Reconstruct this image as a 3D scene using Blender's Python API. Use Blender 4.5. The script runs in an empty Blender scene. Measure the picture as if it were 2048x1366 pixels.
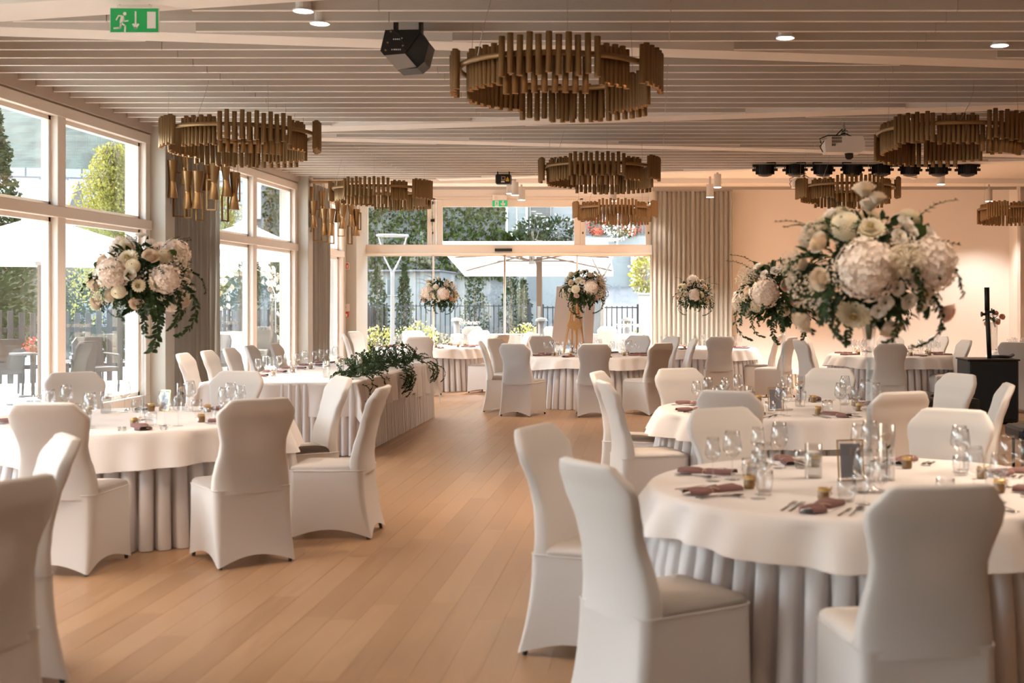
import bpy, math, random
import numpy as np
from mathutils import Vector, Matrix, noise
random.seed(7); RNG = np.random.default_rng(7)
C = bpy.context.scene.collection
SC = bpy.context.scene
PI = math.pi
CAMH = 1.58; F = 2500.0; CX = 1310.0; CY = 602.0     # focal length in pixels of the 2048 frame, vanishing point

# ---------------------------------------------------------------- camera, world, sun, exposure
cd = bpy.data.cameras.new('camera'); cam = bpy.data.objects.new('camera', cd); C.objects.link(cam)
cam.location = (0, 0, CAMH); cam.rotation_euler = (PI/2, 0, 0)
cd.sensor_width = 36; cd.lens = F/2048*36
cd.shift_x = (1024-CX)/2048; cd.shift_y = -(683-CY)/2048
cd.clip_start = 0.1; cd.clip_end = 400
cd.dof.use_dof = True; cd.dof.focus_distance = 17.0; cd.dof.aperture_fstop = 2.8
SC.camera = cam
SC.view_settings.view_transform = 'Standard'; SC.view_settings.look = 'None'
SC.view_settings.gamma = 1; SC.view_settings.exposure = 0.78
SC.view_settings.use_curve_mapping = False
w = bpy.data.worlds.new('sky'); SC.world = w; w.use_nodes = True
nt = w.node_tree; nt.nodes.clear()
sky = nt.nodes.new('ShaderNodeTexSky'); sky.sky_type = 'NISHITA'; sky.sun_disc = False
sky.sun_elevation = math.radians(46); sky.sun_rotation = math.radians(-42)
sky.air_density = 1.0; sky.dust_density = 2.5; sky.ozone_density = 1.0
bg = nt.nodes.new('ShaderNodeBackground'); bg.inputs[1].default_value = 1.75
wo = nt.nodes.new('ShaderNodeOutputWorld')
hs = nt.nodes.new('ShaderNodeHueSaturation'); hs.inputs['Saturation'].default_value = .60
nt.links.new(sky.outputs[0], hs.inputs['Color']); nt.links.new(hs.outputs[0], bg.inputs[0]); nt.links.new(bg.outputs[0], wo.inputs[0])
sl = bpy.data.lights.new('sun', 'SUN'); sl.energy = 6.0; sl.angle = math.radians(0.8); sl.color = (1.0, 0.96, 0.90)
so = bpy.data.objects.new('sun', sl); C.objects.link(so)
so.rotation_euler = Vector((0.55, -0.60, -0.86)).to_track_quat('-Z', 'Y').to_euler()
SC.cycles.use_denoising = True
SC.cycles.max_bounces = 10; SC.cycles.diffuse_bounces = 5; SC.cycles.glossy_bounces = 4
SC.cycles.transparent_max_bounces = 40; SC.cycles.transmission_bounces = 6
SC.cycles.sample_clamp_indirect = 6; SC.cycles.caustics_reflective = False; SC.cycles.caustics_refractive = False
LAMP_COL = (1.0, 0.80, 0.62); CHW = 36; SPW = 500; DNW = 60
CEIL = 3.79; WX = -6.4; BY = 26.9; RX = 10.5; FY = -10.5   # slat underside, left wall, back wall, right wall, wall behind the camera

# ---------------------------------------------------------------- materials
def mat(name, col, rough=.6, metal=0, spec=.5, bump=0, bscale=30, var=0, vscale=4, transl=0, sheen=0, emit=None, es=0, coords='Object', subsurf=0):
    m = bpy.data.materials.new(name); m.use_nodes = True; n = m.node_tree.nodes; l = m.node_tree.links
    b = n['Principled BSDF']; out = n['Material Output']
    b.inputs['Base Color'].default_value = (*col, 1); b.inputs['Roughness'].default_value = rough
    b.inputs['Metallic'].default_value = metal; b.inputs['Specular IOR Level'].default_value = spec
    if sheen: b.inputs['Sheen Weight'].default_value = sheen
    if emit: b.inputs['Emission Color'].default_value = (*emit, 1); b.inputs['Emission Strength'].default_value = es
    tc = n.new('ShaderNodeTexCoord')
    colsock = None
    if var:
        t = n.new('ShaderNodeTexNoise'); t.inputs['Scale'].default_value = vscale; t.inputs['Detail'].default_value = 4
        l.new(tc.outputs[coords], t.inputs['Vector'])
        r = n.new('ShaderNodeMapRange'); r.inputs['From Min'].default_value = .3; r.inputs['From Max'].default_value = .7
        r.inputs['To Min'].default_value = 1-var; r.inputs['To Max'].default_value = 1+var
        l.new(t.outputs['Fac'], r.inputs['Value'])
        mx = n.new('ShaderNodeVectorMath'); mx.operation = 'SCALE'; mx.inputs[0].default_value = col
        l.new(r.outputs[0], mx.inputs['Scale']); l.new(mx.outputs[0], b.inputs['Base Color']); colsock = mx.outputs[0]
    if bump:
        t = n.new('ShaderNodeTexNoise'); t.inputs['Scale'].default_value = bscale; t.inputs['Detail'].default_value = 3
        l.new(tc.outputs[coords], t.inputs['Vector'])
        bp = n.new('ShaderNodeBump'); bp.inputs['Strength'].default_value = bump; bp.inputs['Distance'].default_value = .02
        l.new(t.outputs['Fac'], bp.inputs['Height']); l.new(bp.outputs[0], b.inputs['Normal'])
    if transl:
        tr = n.new('ShaderNodeBsdfTranslucent'); tr.inputs[0].default_value = (*col, 1)
        if colsock: l.new(colsock, tr.inputs[0])
        mxs = n.new('ShaderNodeMixShader'); mxs.inputs[0].default_value = transl
        l.new(b.outputs[0], mxs.inputs[1]); l.new(tr.outputs[0], mxs.inputs[2]); l.new(mxs.outputs[0], out.inputs[0])
    return m

def glassmat(name, tint=(1, 1, 1), refl=1.0, ior=1.45, base=0.0):
    m = bpy.data.materials.new(name); m.use_nodes = True; n = m.node_tree.nodes; l = m.node_tree.links; n.clear()
    o = n.new('ShaderNodeOutputMaterial'); t = n.new('ShaderNodeBsdfTransparent'); t.inputs[0].default_value = (*tint, 1)
    g = n.new('ShaderNodeBsdfGlossy'); g.inputs['Roughness'].default_value = .02
    f = n.new('ShaderNodeFresnel'); ge = n.new('ShaderNodeNewGeometry'); mr = n.new('ShaderNodeMapRange'); mr.inputs['To Min'].default_value = ior; mr.inputs['To Max'].default_value = 1/ior
    l.new(ge.outputs['Backfacing'], mr.inputs['Value']); l.new(mr.outputs[0], f.inputs[0])      # same reflectance on both faces of the thin glass
    mm = n.new('ShaderNodeMath'); mm.operation = 'MULTIPLY_ADD'; mm.inputs[1].default_value = refl; mm.inputs[2].default_value = base; mm.use_clamp = True
    x = n.new('ShaderNodeMixShader'); l.new(f.outputs[0], mm.inputs[0]); l.new(mm.outputs[0], x.inputs[0])
    l.new(t.outputs[0], x.inputs[1]); l.new(g.outputs[0], x.inputs[2]); l.new(x.outputs[0], o.inputs[0])
    return m

def woodfloor():
    m = mat('oak_floor', (.5, .33, .2), rough=.38, spec=.45); n = m.node_tree.nodes; l = m.node_tree.links; b = n['Principled BSDF']
    oi = n.new('ShaderNodeObjectInfo'); ge = n.new('ShaderNodeNewGeometry')
    add = n.new('ShaderNodeMath'); l.new(oi.outputs['Random'], add.inputs[0]); l.new(ge.outputs['Random Per Island'], add.inputs[1])
    fr = n.new('ShaderNodeMath'); fr.operation = 'FRACT'; l.new(add.outputs[0], fr.inputs[0])
    tc = n.new('ShaderNodeNewGeometry'); mp = n.new('ShaderNodeMapping'); mp.inputs['Scale'].default_value = (14, 1.1, 1)
    l.new(tc.outputs['Position'], mp.inputs[0])
    no = n.new('ShaderNodeTexNoise'); no.inputs['Scale'].default_value = 2.2; no.inputs['Detail'].default_value = 6; no.inputs['Distortion'].default_value = .6
    l.new(mp.outputs[0], no.inputs['Vector'])
    s = n.new('ShaderNodeMath'); s.operation = 'MULTIPLY_ADD'; s.inputs[1].default_value = .24; l.new(fr.outputs[0], s.inputs[0])
    s2 = n.new('ShaderNodeMath'); s2.operation = 'MULTIPLY'; s2.inputs[1].default_value = .62; l.new(no.outputs['Fac'], s2.inputs[0]); l.new(s2.outputs[0], s.inputs[2])
    cr = n.new('ShaderNodeValToRGB'); e = cr.color_ramp.elements
    e[0].position = .15; e[0].color = (.215, .112, .052, 1); e[1].position = .85; e[1].color = (.36, .215, .115, 1)
    l.new(s.outputs[0], cr.inputs[0]); l.new(cr.outputs[0], b.inputs['Base Color'])
    rr = n.new('ShaderNodeMapRange'); rr.inputs['To Min'].default_value = .30; rr.inputs['To Max'].default_value = .46; l.new(no.outputs['Fac'], rr.inputs[0]); l.new(rr.outputs[0], b.inputs['Roughness'])
    return m

M = dict(
 wall=mat('cream_wall_paint', (.82, .755, .70), .8, bump=.03, bscale=80),
 greywall=mat('warm_grey_paint', (.50, .46, .40), .8, bump=.03, bscale=80),
 soffit=mat('taupe_soffit_paint', (.50, .42, .36), .8),
 ceil=mat('white_ceiling_paint', (.80, .74, .68), .85),
 slat=mat('ceiling_slat_felt', (.56, .50, .44), .9, var=.03, vscale=2),
 slatedge=mat('slat_lit_edge', (.90, .84, .78), .8),  # floor bounce on the slat undersides, put in as a paler colour
 slatlight=mat('ceiling_plank_white', (.86, .80, .74), .7),
 dark=mat('ceiling_void', (.12, .10, .08), .9),
 frame=mat('cream_window_frame', (.78, .69, .61), .45),
 gasket=mat('black_gasket', (.02, .02, .02), .5),
 floor=woodfloor(),
 chair=mat('white_stretch_fabric', (.71, .655, .61), .75, spec=.25, bump=.05, bscale=9, transl=.24),
 cloth=mat('white_table_linen', (.74, .675, .635), .8, spec=.2, bump=.06, bscale=14, transl=.12),
 skirt=mat('white_pleated_satin', (.68, .63, .615), .6, spec=.35, transl=.10),
 board=mat('chair_inner_board', (.12, .075, .045), .9),
 foot=mat('dark_chair_foot', (.03, .025, .02), .5),
 brass=mat('brushed_brass', (.30, .185, .085), .45, metal=.7, bump=.04, bscale=60),
 brass2=mat('warm_brass', (.36, .205, .085), .38, metal=.75),
 bulb=mat('lamp_lens', (1, .6, .35), .5, emit=(1, .50, .24), es=4),
 down=mat('downlight_lens', (1, 1, 1), .5, emit=(1, .92, .84), es=6),
 black=mat('black_plastic', (.008, .007, .006), .5),
 blackmetal=mat('black_metal', (.012, .011, .010), .4, metal=.3),
 greypanel=mat('aluminium_panel', (.42, .38, .35), .4, metal=.6),
 whiteplastic=mat('white_plastic', (.80, .74, .68), .4),
 spot=mat('grey_spot_body', (.50, .46, .42), .5),
 red=mat('red_plastic', (.65, .03, .02), .45),
 green=mat('exit_green', (.01, .21, .05), .4, emit=(.01, .3, .07), es=.25),
 green2=mat('exit_green_bright', (.02, .36, .16), .4, emit=(.02, .5, .2), es=.25),
 white=mat('sign_white', (.85, .82, .78), .5),
 curtain=mat('grey_curtain', (.43, .40, .35), .85, bump=.05, bscale=60, transl=.12),
 glass=glassmat('window_glass', (.93, .96, .94), 1.0, 1.5, .03),
 ware=glassmat('drinking_glass', (.975, .975, .975), 1.35, 1.45, .03),
 water=glassmat('water', (.93, .95, .95), 1.2, 1.33, .02),
 steel=mat('polished_steel', (.45, .42, .40), .18, metal=1),
 napkin=mat('mauve_napkin', (.17, .078, .068), .85, bump=.1, bscale=60),
 card=mat('white_card', (.80, .76, .74), .7),
 greycard=mat('framed_grey_card', (.36, .34, .37), .6),
 gold=mat('gold_metal', (.70, .48, .18), .3, metal=.9),
 honey=mat('honey_jar', (.24, .135, .045), .35, spec=.6),
 ribbon=mat('tan_ribbon', (.55, .36, .22), .7),
 wax=mat('white_wax', (.85, .8, .72), .5),
 leaf=mat('dark_green_leaf', (.022, .042, .010), .6, spec=.25, var=.35, vscale=30, transl=.15),
 leaf2=mat('broad_green_leaf', (.045, .075, .016), .6, spec=.25, var=.3, vscale=20, transl=.2),
 stem=mat('green_stem', (.06, .10, .03), .6),
 hyd=mat('hydrangea_petal', (.90, .78, .68), .7, var=.06, vscale=20, transl=.2),
 pompon=mat('cream_petal', (.85, .76, .58), .7, var=.05, vscale=20, transl=.2),
 rose=mat('ivory_rose_petal', (.86, .72, .56), .7, transl=.2),
 blush=mat('blush_rose_petal', (.85, .55, .42), .7, transl=.2),
 lisi=mat('white_petal', (.86, .80, .72), .7, transl=.2),
 eye=mat('flower_eye', (.30, .20, .04), .7),
 gyp=mat('gypsophila_blossom', (.78, .66, .52), .8),
 pinewood=mat('easel_pine', (.55, .30, .11), .5, var=.1, vscale=8),
 boardpaint=mat('canvas_board', (.62, .52, .45), .8),
 )
M['hyd_n'] = M['hyd']

# ---------------------------------------------------------------- mesh builder
class MB:
    def __init__(s): s.v = []; s.f = []; s.m = []; s.mi = 0
    def add(s, vs, fs):
        o = len(s.v); s.v.extend([tuple(p) for p in vs]); s.f.extend([tuple(i+o for i in f) for f in fs]); s.m.extend([s.mi]*len(fs)); return s
    def box(s, x0, x1, y0, y1, z0, z1, T=None):
        vs = [Vector((x, y, z)) for z in (z0, z1) for y in (y0, y1) for x in (x0, x1)]
        if T is not None: vs = [T @ p for p in vs]
        return s.add(vs, [(0, 2, 3, 1), (4, 5, 7, 6), (0, 1, 5, 4), (2, 6, 7, 3), (0, 4, 6, 2), (1, 3, 7, 5)])
    def bevbox(s, x0, x1, y0, y1, z0, z1, b=.01, T=None):
        # chamfered vertical edges plus top/bottom chamfer
        def ring(d, z): return [(x0+d+b, y0+d, z), (x1-d-b, y0+d, z), (x1-d, y0+d+b, z), (x1-d, y1-d-b, z), (x1-d-b, y1-d, z), (x0+d+b, y1-d, z), (x0+d, y1-d-b, z), (x0+d, y0+d+b, z)]
        rs = [ring(b*.6, z0), ring(0, z0+b), ring(0, z1-b), ring(b*.6, z1)]
        return s.rings(rs, True, True, T)
    def rings(s, rs, cap0=False, cap1=False, T=None, close=True):
        n = len(rs[0]); vs = [Vector(p) for r in rs for p in r]
        if T is not None: vs = [T @ p for p in vs]
        fs = []
        for i in range(len(rs)-1):
            for j in range(n if close else n-1):
                a = i*n+j; b_ = i*n+(j+1) % n; fs.append((a, b_, b_+n, a+n))
        if cap0: fs.append(tuple(reversed(range(n))))
        if cap1: fs.append(tuple(range((len(rs)-1)*n, len(rs)*n)))
        return s.add(vs, fs)
    def lathe(s, prof, n=20, T=None, cap0=False, cap1=False, cx=0, cy=0):
        rs = [[(cx+r*math.cos(2*PI*k/n), cy+r*math.sin(2*PI*k/n), z) for k in range(n)] for r, z in prof]
        return s.rings(rs, cap0, cap1, T)
    def cyl(s, p0, p1, r0, r1=None, n=10, caps=True):
        r1 = r0 if r1 is None else r1
        p0 = Vector(p0); p1 = Vector(p1); d = (p1-p0); L = d.length
        if L < 1e-9: return s
        q = d.to_track_quat('Z', 'Y').to_matrix().to_4x4(); T = Matrix.Translation(p0) @ q
        return s.lathe([(r0, 0), (r1, L)], n, T, caps, caps)
    def tube(s, pts, r, n=6, caps=True):
        pts = [Vector(p) for p in pts]; rs = []
        up = Vector((0, 0, 1))
        for i, p in enumerate(pts):
            d = (pts[min(i+1, len(pts)-1)]-pts[max(i-1, 0)]).normalized()
            a = d.cross(up)
            if a.length < .05: a = d.cross(Vector((0, 1, 0)))
            a.normalize(); b = a.cross(d).normalized()
            rr = r(i/(len(pts)-1)) if callable(r) else r
            rs.append([tuple(p+a*rr*math.cos(2*PI*k/n)+b*rr*math.sin(2*PI*k/n)) for k in range(n)])
        return s.rings(rs, caps, caps)
    def grid(s, P, closeu=False):
        nu = len(P); nv = len(P[0]); vs = [p for r in P for p in r]; fs = []
        for i in range(nu if closeu else nu-1):
            for j in range(nv-1):
                a = i*nv+j; b_ = ((i+1) % nu)*nv+j; fs.append((a, b_, b_+1, a+1))
        return s.add(vs, fs)
    def prism(s, pts, y0, y1, T=None):
        n = len(pts); vs = [Vector((x, y0, z)) for x, z in pts]+[Vector((x, y1, z)) for x, z in pts]
        if T is not None: vs = [T @ p for p in vs]
        fs = [tuple(range(n)), tuple(reversed(range(n, 2*n)))]+[(i, i+n, (i+1) % n+n, (i+1) % n) for i in range(n)]
        return s.add(vs, fs)
    def sphere(s, c, r, nu=12, nv=8, sx=1, sy=1, sz=1):
        rs = []
        for i in range(nv+1):
            t = PI*i/nv; rr = max(math.sin(t), 1e-3)*r
            rs.append([(c[0]+sx*rr*math.cos(2*PI*k/nu), c[1]+sy*rr*math.sin(2*PI*k/nu), c[2]-sz*r*math.cos(t)) for k in range(nu)])
        return s.rings(rs, True, True)
    def mesh(s, name, mats, smooth=False):
        me = bpy.data.meshes.new(name); me.from_pydata(s.v, [], s.f)
        for m in (mats if isinstance(mats, (list, tuple)) else [mats]): me.materials.append(m)
        if max(s.m, default=0) > 0: me.polygons.foreach_set('material_index', s.m)
        if smooth: me.polygons.foreach_set('use_smooth', [True]*len(s.f))
        me.update(); return me
    def build(s, name, mats, parent=None, smooth=False, **kw): return obj(name, s.mesh(name, mats, smooth), parent, **kw)

def obj(name, me, parent=None, loc=(0, 0, 0), rot=(0, 0, 0), label=None, cat=None, group=None, kind=None, autos=None):
    o = bpy.data.objects.new(name, me); C.objects.link(o); o.location = loc; o.rotation_euler = rot
    if parent is not None: o.parent = parent
    tag(o, label, cat, group, kind); return o
def tag(o, label=None, cat=None, group=None, kind=None):
    if label: o['label'] = label
    if cat: o['category'] = cat
    if group: o['group'] = group
    if kind: o['kind'] = kind
    return o
def thing(name, label, cat, loc=(0, 0, 0), rz=0, group=None):
    return obj(name, None, None, loc, (0, 0, rz), label, cat, group)
def kids(o): return [c for c in ALLKIDS.get(o.name, [])]
ALLKIDS = {}
def dup(root, loc, rz=0, label=None, group=None, scale=None):
    r = root.copy(); C.objects.link(r); r.location = loc; r.rotation_euler = (0, 0, rz)
    if scale: r.scale = (scale,)*3
    if label: r['label'] = label
    if group: r['group'] = group
    for ch in PROTO[root.name]:
        c = ch.copy(); C.objects.link(c); c.parent = r
        for g in PROTO.get(ch.name, []):
            d = g.copy(); C.objects.link(d); d.parent = c
    return r
PROTO = {}
def proto(root):
    ch = [o for o in C.objects if o.parent is root]; PROTO[root.name] = ch
    for c in ch: PROTO[c.name] = [o for o in C.objects if o.parent is c]
    return root
def struct(name, mb, m, smooth=False, parent=None): 
    return mb.build(name, m, parent, smooth, kind='structure' if parent is None else None)
def smoothed(o, ang=40):
    # mark sharp edges by angle, no operators
    me = o.data
    me.polygons.foreach_set('use_smooth', [True]*len(me.polygons))
    me.set_sharp_from_angle(angle=math.radians(ang)); return o
def W(px, py, z):     # a pixel of the photograph at depth z (metres along +Y)
    return Vector(((px-CX)*z/F, z, CAMH+(CY-py)*z/F))
# ================================================================ ROOM SHELL
mb = MB()
for (a, b_) in [(WX-.3, RX+.3)]: mb.box(a, b_, FY, BY+.3, -.30, -.021)
floor = struct('floor', mb, M['floor'])
# planks
PW = .145; PL = 1.75; planks = []
nrow = int((RX-WX)/PW)+1
for r in range(nrow):
    x0 = WX+r*PW; off = random.random()*PL; y = FY-off; 
    while y < BY:
        L = PL*random.choice((.75, 1, 1, 1.2)); y1 = min(y+L, BY)
        if y1 > FY and y1-y > .2: planks.append((x0, min(x0+PW, RX), max(y, FY), y1))
        y += L
def parea(p):
    x0, x1, y0, y1 = p
    if y0 < 5.15: y0 = 5.15
    if y1 <= y0: return 0
    xc = (x0+x1)/2; yc = (y0+y1)/2; px = CX+F*xc/yc
    if px < -60 or px > 2100: return 0
    # open floor that the tables and chairs leave in view
    vis = 1.0 if (-3.0 < xc+ (yc-5)*.02 < -.1) else .25
    return (x1-x0)*F/yc*abs(3950/y0-3950/y1)*vis
planks.sort(key=parea, reverse=True)
def plankbox(mb, p):
    x0, x1, y0, y1 = p; g = .0003; b = .0006
    mb.rings([[(x0+g, y0+g, -.02), (x1-g, y0+g, -.02), (x1-g, y1-g, -.02), (x0+g, y1-g, -.02)], [(x0+g, y0+g, -b), (x1-g, y0+g, -b), (x1-g, y1-g, -b), (x0+g, y1-g, -b)],
              [(x0+g+b, y0+g+b, 0), (x1-g-b, y0+g+b, 0), (x1-g-b, y1-g-b, 0), (x0+g+b, y1-g-b, 0)]], True, True)
for p in planks[:290]:
    m = MB(); plankbox(m, p); m.build('floor_plank', M['floor'], floor)
m = MB()
for p in planks[290:]: plankbox(m, p)
m.build('floor_planks', M['floor'], floor, kind='stuff')

# ceiling: void above the slats, plain plaster part at the back
mb = MB(); mb.box(WX-.3, RX+.3, FY, 23.2, CEIL+.34, CEIL+.55)
ceiling = struct('ceiling', mb, M['slat'])
def zend(x): return 22.75-.30*(x+3.9) if x > -3.9 else 22.75   # slanting end of the slatted field
mb = MB(); mb.box(WX-.3, RX+.3, 18.0, BY+.3, CEIL+.20, CEIL+.3)
mb.build('plaster_ceiling', M['ceil'], ceiling)
mb = MB(); mb.box(WX, RX, BY-2.35, BY-2.15, CEIL+.10, CEIL+.20); mb.build('curtain_track_box', M['ceil'], ceiling)
mb = MB(); mb.box(WX, RX, BY-.55, BY-.50, CEIL+.14, CEIL+.20); mb.build('curtain_track', M['greypanel'], ceiling)
# slanting wide planks (centre line given by two points X,Y and width)
BANDS = [((-5.35, 10.24), (3.45, 11.67), .38), ((-5.3, 9.66), (-2.3, 8.88), .50), ((-4.37, 16.1), (4.2, 14.24), .42), ((-4.63, 17.07), (.65, 18.08), .38), ((-3.9, 22.8), (3.2, 20.62), .35)]
def bandz(b, x): (x0, z0), (x1, z1), w_ = b; return z0+(z1-z0)*(x-x0)/(x1-x0)
BR = [(-6.35, 9.8), (-6.35, 0.5), (-6.35, 9.8), (-6.35, 9.8), (-3.95, 9.8)]
for b, (xa, xb) in zip(BANDS, BR):
    mb = MB(); za, zb = bandz(b, xa), bandz(b, xb); h = b[2]/2
    n = 6
    P0 = [(xa+(xb-xa)*i/n, za+(zb-za)*i/n-h) for i in range(n+1)]; P1 = [(x, z+2*h) for x, z in P0]
    rs = [[(P0[i][0], P0[i][1], CEIL-.004), (P1[i][0], P1[i][1], CEIL-.004), (P1[i][0], P1[i][1], CEIL+.17), (P0[i][0], P0[i][1], CEIL+.17)] for i in range(n+1)]
    mb.rings(rs, True, True); mb.build('slanting_plank', M['slatlight'], ceiling)
SP = .368; k = 0; z = 5.10; joints = [-6.35, -4.33, -2.10, .12, 2.3, 4.5, 6.9, 9.8]
nsl = 0; slatmesh = {}
while z < 22.9:
    segs = []
    for a, b_ in zip(joints[:-1], joints[1:]):
        j = .25*math.sin(k*1.7)*0; segs.append([a+.004, b_-.004])
    # cut where the slat would meet a slanting plank
    for bi, (bd, (xa, xb)) in enumerate(zip(BANDS, BR)):
        slope = (bd[1][1]-bd[0][1])/(bd[1][0]-bd[0][0]); xc = bd[0][0]+(z-bd[0][1])/slope; hw = (bd[2]/2+.02+.06*((k*37) % 5)/5)/abs(slope)
        if bi == 4: lo, hi = xc-.2, 99
        elif bi == 0 and False: pass
        else: lo, hi = xc-hw, xc+hw
        if bi == 1 and z < 8.3: continue
        new = []
        for a, b_ in segs:
            if b_ <= lo or a >= hi: new.append([a, b_]); continue
            if a < lo: new.append([a, lo])
            if b_ > hi: new.append([hi, b_])
        segs = new
    for a, b_ in segs:
        if b_-a < .15: continue
        mb = MB(); L = b_-a
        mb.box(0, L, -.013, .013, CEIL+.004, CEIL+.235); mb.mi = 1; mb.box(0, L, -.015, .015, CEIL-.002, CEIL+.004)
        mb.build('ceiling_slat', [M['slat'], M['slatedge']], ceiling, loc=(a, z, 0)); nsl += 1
    z += SP; k += 1
print('slats', nsl)

# left wall: piers, bays of glazing, soffit
BAYS = [(-8.6, -3.9), (-2.3, 2.7), (4.4, 9.1), (11.1, 15.8), (17.6, 22.3), (23.9, 25.6)]
TR = 2.535; WT = 3.68; SILL = .40
mb = MB(); ys = [FY]+[v for b in BAYS for v in b]+[BY+.3]
for a, b_ in zip(ys[0::2], ys[1::2]): mb.box(WX-.3, WX, a, b_, 0, CEIL+.4)
mb.box(WX-.3, WX, FY, BY, WT, CEIL+.4)
for a, b_ in BAYS: mb.box(WX-.3, WX, a, b_, -.02, SILL-.25)
struct('wall_left', mb, M['greywall'])
mb = MB(); mb.box(WX, WX+.05, FY, BY, WT+.02, CEIL+.3); struct('trim_1', mb, M['soffit'])
mb = MB()
for a in (15.8, 22.3, 25.9): mb.bevbox(WX, WX+.215, a, a+.30 if a < 25 else BY, 0, CEIL+.2, .006)
for a in (9.1, 2.7): mb.bevbox(WX, WX+.215, a, a+.3, 0, CEIL+.2, .006)
struct('wall_piers', mb, M['greywall'])
for i, (a, b_) in enumerate(BAYS):
    win = obj('window_%d' % (i+1), None, kind='structure')
    mid = (a+b_)/2 if b_-a > 3 else None
    fw = .13; x0, x1 = WX-.10, WX+.02
    posts = [(a, a+fw), (b_-fw, b_)]+([(mid-.09, mid+.09)] if mid else [])
    for (p, q) in posts:
        m = MB(); m.bevbox(x0, x1, p, q, SILL-.25, WT, .006); m.build('window_post', M['frame'], win)
        m = MB(); m.box(x0-.03, x0+.06, q, q+.022, SILL, WT-.125) if q < b_-.01 else None
        if q < b_-.01: m.build('gasket', M['gasket'], win)
    for (c, d, xo) in [(SILL-.26, SILL, .004), (TR-.06, TR+.06, .025), (WT-.12, WT-.002, .004)]:
        m = MB(); m.bevbox(x0-.004, x1+xo, a+.002, b_-.002, c, d, .006); m.build('window_rail' if d != SILL else 'window_sill', M['frame'], win)
    spans = [(a+fw, (mid-.09) if mid else b_-fw)]+([(mid+.09, b_-fw)] if mid else [])
    for (p, q) in spans:
        # slim inner sash, then the pane
        for (c, d) in ((SILL, TR-.06), (TR+.06, WT-.12)):
            s = .045; m = MB(); X0, X1 = WX-.14, WX-.06
            m.box(X0, X1, p, p+s, c, d); m.box(X0, X1, q-s, q, c, d); m.box(X0, X1, p, q, c, c+s); m.box(X0, X1, p, q, d-s, d)
            m.build('sash', M['frame'], win)
            m = MB(); m.box(WX-.112, WX-.10, p+.02, q-.02, c+.02, d-.02); m.build('pane', M['glass'], win)

# right wall, wall behind the camera
mb = MB(); mb.box(RX, RX+.3, FY, BY+.3, 0, CEIL+.5); struct('wall_right', mb, M['wall'])
mb = MB(); mb.box(WX-.3, RX+.3, FY-.3, FY, 0, CEIL+.5)
struct('wall_front', mb, M['wall'])

# back wall and its glazed door set
DL, DR = WX, -.07        # left and right edge of the glazing
def BX(px): return (px-CX)*BY/F
def BZ(py): return CAMH+(CY-py)*BY/F
mb = MB(); mb.box(DR, RX+.3, BY, BY+.3, 0, CEIL+.5); mb.box(WX-.3, DR, BY, BY+.3, BZ(398), CEIL+.5)
mb.box(BX(1303), BX(1306), BY-.02, BY, 0, BZ(398))
struct('wall_back', mb, M['wall'])
mb = MB(); mb.box(BX(2020)-.02, BX(2020)+.05, BY-.6, BY, 0, CEIL+.3); struct('trim_2', mb, M['wall'])
mb = MB(); mb.box(DR, RX, BY-.015, BY, 0, .08); struct('baseboard_back', mb, M['wall'])
dr = obj('door_1', None, kind='structure')
def fr(name, px0, px1, py0, py1, y0, y1, m='frame', b=.006):
    mm = MB(); mm.bevbox(BX(px0), BX(px1), BY+y0, BY+y1, max(BZ(py1), 0), BZ(py0), b); return mm.build(name, M[m], dr)
fr('door_header', 714, 1308, 490, 510, -.16, .12)
fr('header_trim', 714, 1308, 506.5, 509, -.18, -.15, 'white', .002)
fr('top_rail', 715, 1303, 394, 400, -.02, .12)
fr('header_sensor', 992, 1026, 498, 503.5, -.22, -.15, 'black')
# transom lights
for (fx0, fx1, gx0, gx1) in ((720, 863, 736, 855), (874, 1161, 885, 1148), (1166, 1302, 1171, 1291)):
    w_ = obj('transom_frame', None, dr); t = 414; bt = 491
    for (a, b_, c, d) in ((fx0, gx0, 399, bt), (gx1, fx1, 399, bt), (gx0, gx1, 399, t)):
        m = MB(); m.bevbox(BX(a), BX(b_), BY-.03, BY+.05, BZ(d), BZ(c), .008); m.build('frame_member', M['frame'], w_)
    m = MB(); m.box(BX(gx0), BX(gx1), BY+.0, BY+.01, BZ(bt), BZ(t)); m.build('pane', M['glass'], w_)
for px in (717.5, 868.5, 1163.5, 1305): fr('transom_post', px-3, px+3, 396, 492, -.02, .1)
for px in (725, 866, 1166, 1297):
    for py in (406, 441, 466): fr('hinge', px-1.2, px+1.2, py-2, py+2, -.06, -.02, 'black', .001)
for px in (725, 866, 1166, 1297): fr('window_catch', px-4, px+3.5, 438.5, 444, -.06, -.02, 'black', .001)
# door leaves
LV = [(717, 868), (866, 1011), (1009, 1156), (1153, 1303)]
for i, (a, b_) in enumerate(LV):
    yo = 0 if i in (0, 3) else -.05
    lf = obj('door_leaf', None, dr)
    e = (7 if i == 0 else 3, 3)
    m = MB(); 
    m.bevbox(BX(a), BX(a+e[0]), BY+yo-.02, BY+yo+.03, 0.01, BZ(510), .004); m.bevbox(BX(b_-e[1]), BX(b_), BY+yo-.02, BY+yo+.03, .01, BZ(510), .004)
    m.bevbox(BX(a), BX(b_), BY+yo-.02, BY+yo+.03, BZ(512.5), BZ(509), .004); m.bevbox(BX(a), BX(b_), BY+yo-.02, BY+yo+.03, .01, .10, .004)
    m.build('leaf_frame', M['frame'], lf)
    m = MB(); m.box(BX(a+e[0]), BX(b_-e[1]), BY+yo, BY+yo+.01, .08, BZ(511)); m.build('pane', M['glass'], lf)
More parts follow.
